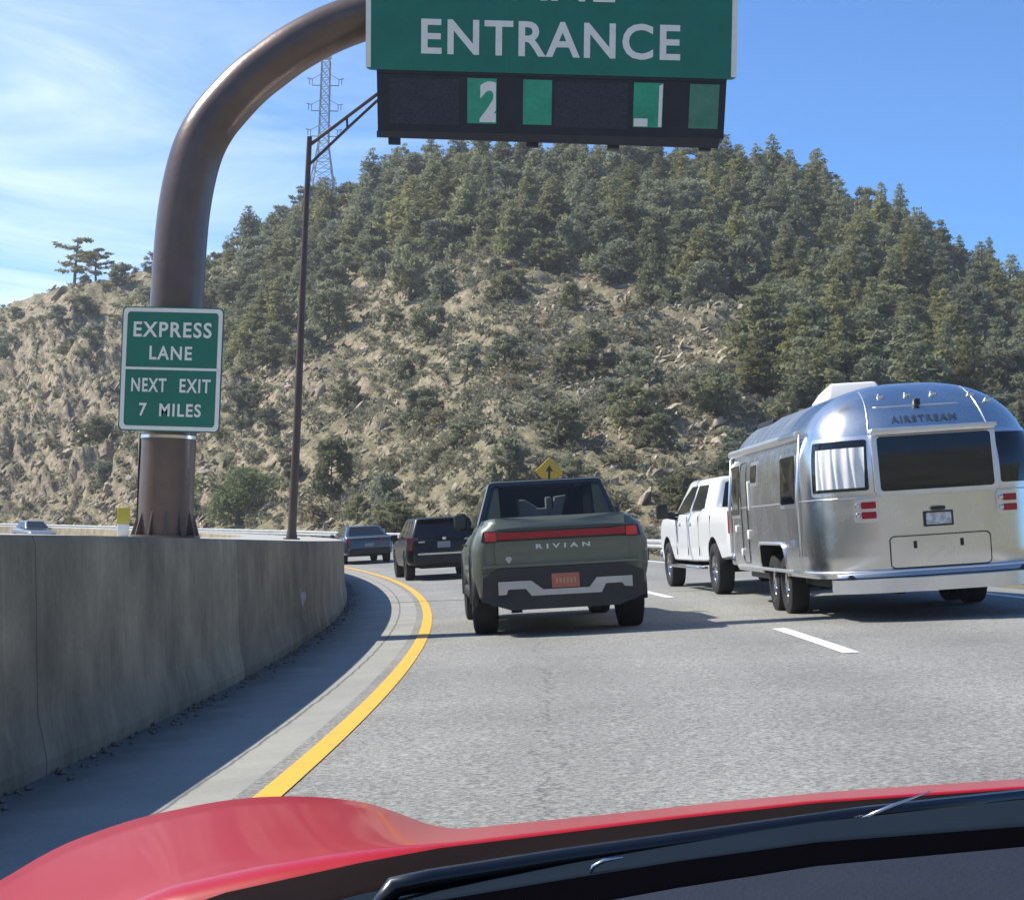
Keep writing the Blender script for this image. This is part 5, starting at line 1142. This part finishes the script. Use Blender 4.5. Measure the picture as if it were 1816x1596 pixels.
# ---- slate blue sedan -----------------------------------------------
bl = mat('slate_blue_paint', (.05, .085, .115), .25, .3, coat=.9, var=.15)
def sedan(name, x, y, h, paint, label, cat, ht=1.45, oncoming=False):
    rt = empty(name, frame(x, y, h), label, cat); y0, y1 = -1.05, 3.65
    ys = yl(y0, y1, 26); zt = interp([(y0, .86), (y0+.12, 1.02), (.0, 1.04), (2.3, .95), (3.3, .84), (y1, .68)]); zb = interp([(y0, .38), (0, .28), (3, .26), (y1, .32)])
    b = shell(ys, zt, zb, endround(y0, y1, .92, .3, .45), bul2).build('body', paint, rt); cut_wheels(b, .9, (0, 2.8), .33, .38); b.data.shade_smooth(); b.data.set_sharp_from_angle(angle=R(40))
    CB = (-.55, 2.25, .83, 1.0, .05, 1.35, .60, ht); cab(rt, paint, *CB, bev=.08)
    pane(rt, cabplane('rear', *CB), rrect(.08, .92, .12, .9, .06), glass, 'rear_window'); pane(rt, cabplane('front', *CB), rrect(.07, .93, .1, .9, .06), glass, 'windscreen')
    for s in (-1, 1):
        f = cabplane('side', *CB, side=s); pane(rt, f, [(.08, .1), (.47, .1), (.47, .85), (.14, .85)], glass, 'side_window'); pane(rt, f, [(.5, .1), (.92, .1), (.86, .85), (.5, .85)], glass, 'side_window')
        wheel(rt, s*.80, 0, .33, .22, .22, s, chrome, 5); wheel(rt, s*.80, 2.8, .33, .22, .22, s, chrome, 5)
        mb = MB(); x0, x1 = sorted((s*.42, s*.84)); mb.hexa([(x0, y0-.01, .80), (x1, y0+.06, .80), (x1, y0+.22, .80), (x0, y0+.1, .80)], [(x0, y0+.0, .92), (x1, y0+.08, .92), (x1, y0+.22, .92), (x0, y0+.1, .92)]); mb.build('tail_light', redlens, rt, bevel=.01)
        mb = MB(); x0, x1 = sorted((s*.5, s*.84)); mb.hexa([(x0, y1-.3, .58), (x1, y1-.45, .58), (x1, y1-.08, .58), (x0, y1+.01, .58)], [(x0, y1-.35, .72), (x1, y1-.5, .72), (x1, y1-.18, .72), (x0, y1-.05, .72)]); mb.build('headlight', chrome, rt, bevel=.01)
        mb = MB(); mb.box(*sorted((s*.88, s*1.04)), 1.6, 1.7, .98, 1.1); mb.build('door_mirror', paint, rt, bevel=.03)
    mb = MB(); mb.box(-.78, .78, y0-.06, y0+.2, .34, .58); mb.build('bumper', blackp, rt, bevel=.05, seg=3)
    mb = MB(); mb.plate(rrect(-.16, .16, .64, .76, .01, 2), rearpt(y0), .02); mb.build('number_plate', mat('grey_plate', (.3, .3, .3)), rt)
    mb = MB(); mb.box(-.8, .8, y0-.005, y0+.1, .955, .985); mb.build('boot_strip', silver, rt, bevel=.01)
    mb = MB(); mb.tube([(-.7, 0, .32), (.7, 0, .32)], .05, 8); mb.box(-.5, .5, -.6, .4, .28, .4); mb.build('axle', blackp, rt); return rt
sedan('sedan', -5.35, 61.0, 14.5, bl, 'dark slate blue sedan farthest ahead, at the end of the wall', 'car', 1.39)
gs = mat('grey_silver_paint', (.30, .31, .32), .3, .6, coat=.8, var=.1)
sedan('oncoming_car', -32.3, 110, 31+180, gs, 'small grey car on the far road, roof showing above the wall at far left', 'car', 1.52)

# ------------------------------------------------------------------ our own red car (bonnet, cowl, wipers and dash seen from the driver's seat)
mw = frame(0, 0, 0); up = mw.col[2].xyz; hgt = (EYE-mw.translation).dot(up); off = EYE-mw.translation-up*hgt
mw = Matrix.Translation(off)@mw
redp = mat('red_car_paint', (.43, .005, .011), .34, .0, coat=.3, var=.12, vscale=2, spec=.3)
oc = empty('red_car', mw, 'our own glossy red car, its bonnet and dark dashboard along the bottom edge', 'car')
# silhouette of the bonnet: pixel -> direction in the car frame
inv3 = mw.to_3x3().inverted()
def dirc(px, py): d = _f+_rr*((px-908)/FPX)+_uu*((798-py)/FPX); d = inv3@d; return d/d.y
crest = [(-260, 1700), (-120, 1625), (0, 1562), (100, 1500), (240, 1450), (400, 1417), (500, 1410), (600, 1414), (680, 1428), (745, 1458), (790, 1473), (900, 1461), (1100, 1441), (1300, 1419), (1500, 1401), (1700, 1388), (1816, 1380), (2000, 1374), (2400, 1380)]
redlow = [(-260, 1790), (0, 1735), (200, 1650), (300, 1604), (500, 1556), (640, 1527), (780, 1501), (1000, 1474), (1200, 1449), (1450, 1421), (1816, 1396), (2000, 1389), (2400, 1395)]
K = 60; XR = np.linspace(-.70, 1.0, K)     # x at the crest line
cd = [dirc(*p) for p in crest]; cX = np.array([d.x for d in cd]); cZ = np.array([d.z for d in cd])
ld = [dirc(*p) for p in redlow]; lX = np.array([d.x for d in ld]); lZ = np.array([d.z for d in ld])
def crest_y(x): return 1.95-.12*max(0, x+.1)-.1*max(0, -x-.45)     # depth of the highest line of sight
rows = []
smp = np.linspace(-.42, .56, 110)
YR = 1.30
for k, q in enumerate(smp):
    cy = float(np.interp(q, [-.42, -.05, .0, .56], [1.95, 1.95, 1.75, 1.6])); cz = float(np.mean([np.interp(q+d_, cX, cZ) for d_ in np.linspace(-.016, .016, 9)])); lz = float(np.interp(q, lX, lZ))
    A = Vector((q*cy, cy, hgt+cz*cy)); B = Vector((q*YR, YR, hgt+lz*YR))
    row = [B+Vector((0, -.01, -.05)), B]
    for t_ in (.12, .25, .38, .5, .62, .74, .86): 
        P = B.lerp(A, t_); P.z += .0; 
        # keep the skin just under the line of sight to the crest, gently convex
        zl = lz+(cz-lz)*(t_**.75); P = Vector((q*P.y, P.y, hgt+zl*P.y)); row.append(P)
    row.append(A)
    for d, dz in ((.1, -.028), (.25, -.085), (.45, -.19), (.62, -.34), (.66, -.55)): row.append(A+Vector((q*d*.3, d, dz+cz*d*.0)))
    rows.append(row)
mb = MB(); n = len(rows[0])
for r_ in rows: mb.v += [tuple(p) for p in r_]
for i in range(len(rows)-1):
    for j in range(n-1): mb.f.append((i*n+j, i*n+j+1, (i+1)*n+j+1, (i+1)*n+j))
o = mb.build('bonnet', redp, oc, smooth=True, solid=True)
def strip(name, px, up_, lo_, ya, yb_, m, bul_=.0, par=None, smooth=True):   # panel between two lines of sight at depths ya (upper) and yb_ (lower)
    mb = MB(); M_ = 5
    for x, u, l in zip(px, up_, lo_):
        a = dirc(x, u)*ya; b = dirc(x, l)*yb_
        for k in range(M_+1): t_ = k/M_; p = a.lerp(b, t_); mb.v.append((p.x, p.y, hgt+p.z+bul_*math.sin(math.pi*t_)))
        mb.v.append((b.x, b.y-.0, hgt+b.z-.06))
    n = M_+2
    for i in range(len(px)-1):
        for k in range(n-1): mb.f.append((i*n+k, i*n+k+1, (i+1)*n+k+1, (i+1)*n+k))
    return mb.build(name, m, par or oc, smooth=smooth)
PX = [-300, 0, 200, 400, 640, 780, 1000, 1200, 1450, 1650, 1816, 2100, 2400]
e0 = np.interp(PX, [p[0] for p in redlow], [p[1] for p in redlow])+2
e1 = np.interp(PX, [-300, 400, 700, 1000, 1250, 1450, 1816, 2400], [1860, 1650, 1570, 1524, 1488, 1458, 1418, 1398])
e2 = np.interp(PX, [-300, 400, 700, 1000, 1250, 1450, 1816, 2400], [1900, 1690, 1610, 1560, 1520, 1494, 1466, 1440])
e3 = np.interp(PX, [-300, 400, 700, 1000, 1250, 1450, 1816, 2400], [1960, 1760, 1670, 1612, 1566, 1536, 1502, 1470])
strip('cowl', PX, e0, e1, 1.295, 1.16, mat('cowl_plastic', (.014, .010, .010), .75, var=.25, vscale=8, ior=1.04), .0)
strip('windscreen_base', PX, e1-1, e2, 1.12, 1.02, mat('blue_black_trim', (.012, .019, .028), .65, var=.15, vscale=6, ior=1.06), .0)
strip('defrost_slot', PX, e2-1, e3, 1.0, .92, mat('deep_black', (.002, .002, .003), .9, ior=1.01, var=.2), 0)
strip('dashboard', PX, e3-1, e3+230, .90, .62, mat('dash_vinyl', (.026, .032, .046), .7, ior=1.1, var=.12, vscale=25, bump=.2, bscale=300), 0)
wip = mat('wiper_black', (.006, .007, .009), .3, coat=.4, var=.2)
def cpt(px, py, y): d = dirc(px, py)*y; return Vector((d.x, d.y, hgt+d.z))
mb = MB(); mb.tube([cpt(640, 1640, 1.06), cpt(700, 1572, 1.06), cpt(760, 1560, 1.07), cpt(1000, 1522, 1.10), cpt(1250, 1487, 1.12), cpt(1520, 1446, 1.14), cpt(1830, 1412, 1.16)], [.004, .007, .007, .007, .007, .006, .006], 8); w1 = mb.build('wiper_arm', wip, oc, smooth=True)
mb = MB(); mb.tube([cpt(1510, 1458, 1.13), cpt(1580, 1429, 1.13), cpt(1650, 1403, 1.13)], [.0008, .0013, .0005], 8); mb.build('wiper_glint', chrome, w1, smooth=True)  # bright sliver shaped as the highlight along the black wiper
mb = MB(); mb.tube([cpt(1046, 1550, 1.03), cpt(1052, 1536, 1.03), cpt(1070, 1526, 1.03), cpt(1105, 1520, 1.03)], [.0008, .0014, .0014, .0005], 8); mb.build('wiper_knee_glint', chrome, w1, smooth=True)  # small curved highlight on the wiper, modelled as bright metal

# thin mountain air over the whole valley
hz = MB(); hz.box(-300, 300, -290, 330, -1.5, 88)
hm = bpy.data.materials.new('haze'); hm.use_nodes = True; t = hm.node_tree; t.nodes.clear(); ho = N(t, 'ShaderNodeOutputMaterial'); pv = N(t, 'ShaderNodeVolumePrincipled')
pv.inputs['Color'].default_value = (.93, .96, 1, 1); pv.inputs['Density'].default_value = .0004; pv.inputs['Anisotropy'].default_value = .2; t.links.new(pv.outputs[0], ho.inputs['Volume'])
o = hz.build('haze', hm); o['kind'] = 'stuff'; tag(o, 'thin pale daylight haze filling the valley air', 'haze')

# labels shared by a few things of the hillside are told apart by their order in the picture
from collections import defaultdict
D = defaultdict(list)
for o in C.objects:
    if o.parent is None and o.get('label') and o.get('group'): D[o['label']].append(o)
NW = 'zero one two three four five six seven eight nine ten eleven twelve thirteen fourteen fifteen sixteen seventeen eighteen nineteen twenty'.split(); OW = 'zeroth leftmost second third fourth fifth sixth seventh eighth ninth tenth eleventh twelfth thirteenth fourteenth fifteenth sixteenth seventeenth eighteenth nineteenth twentieth'.split(); ORD = OW[1:]; NUM = NW
for lab, os__ in D.items():
    n = len(os__)
    if 2 <= n <= 20:
        for i, o in enumerate(sorted(os__, key=lambda o: o.location.x/o.location.y)):
            o['label'] = lab+', '+('rightmost of '+NUM[n] if i == n-1 else 'leftmost of '+NUM[n] if i == 0 else ORD[i]+' from left')
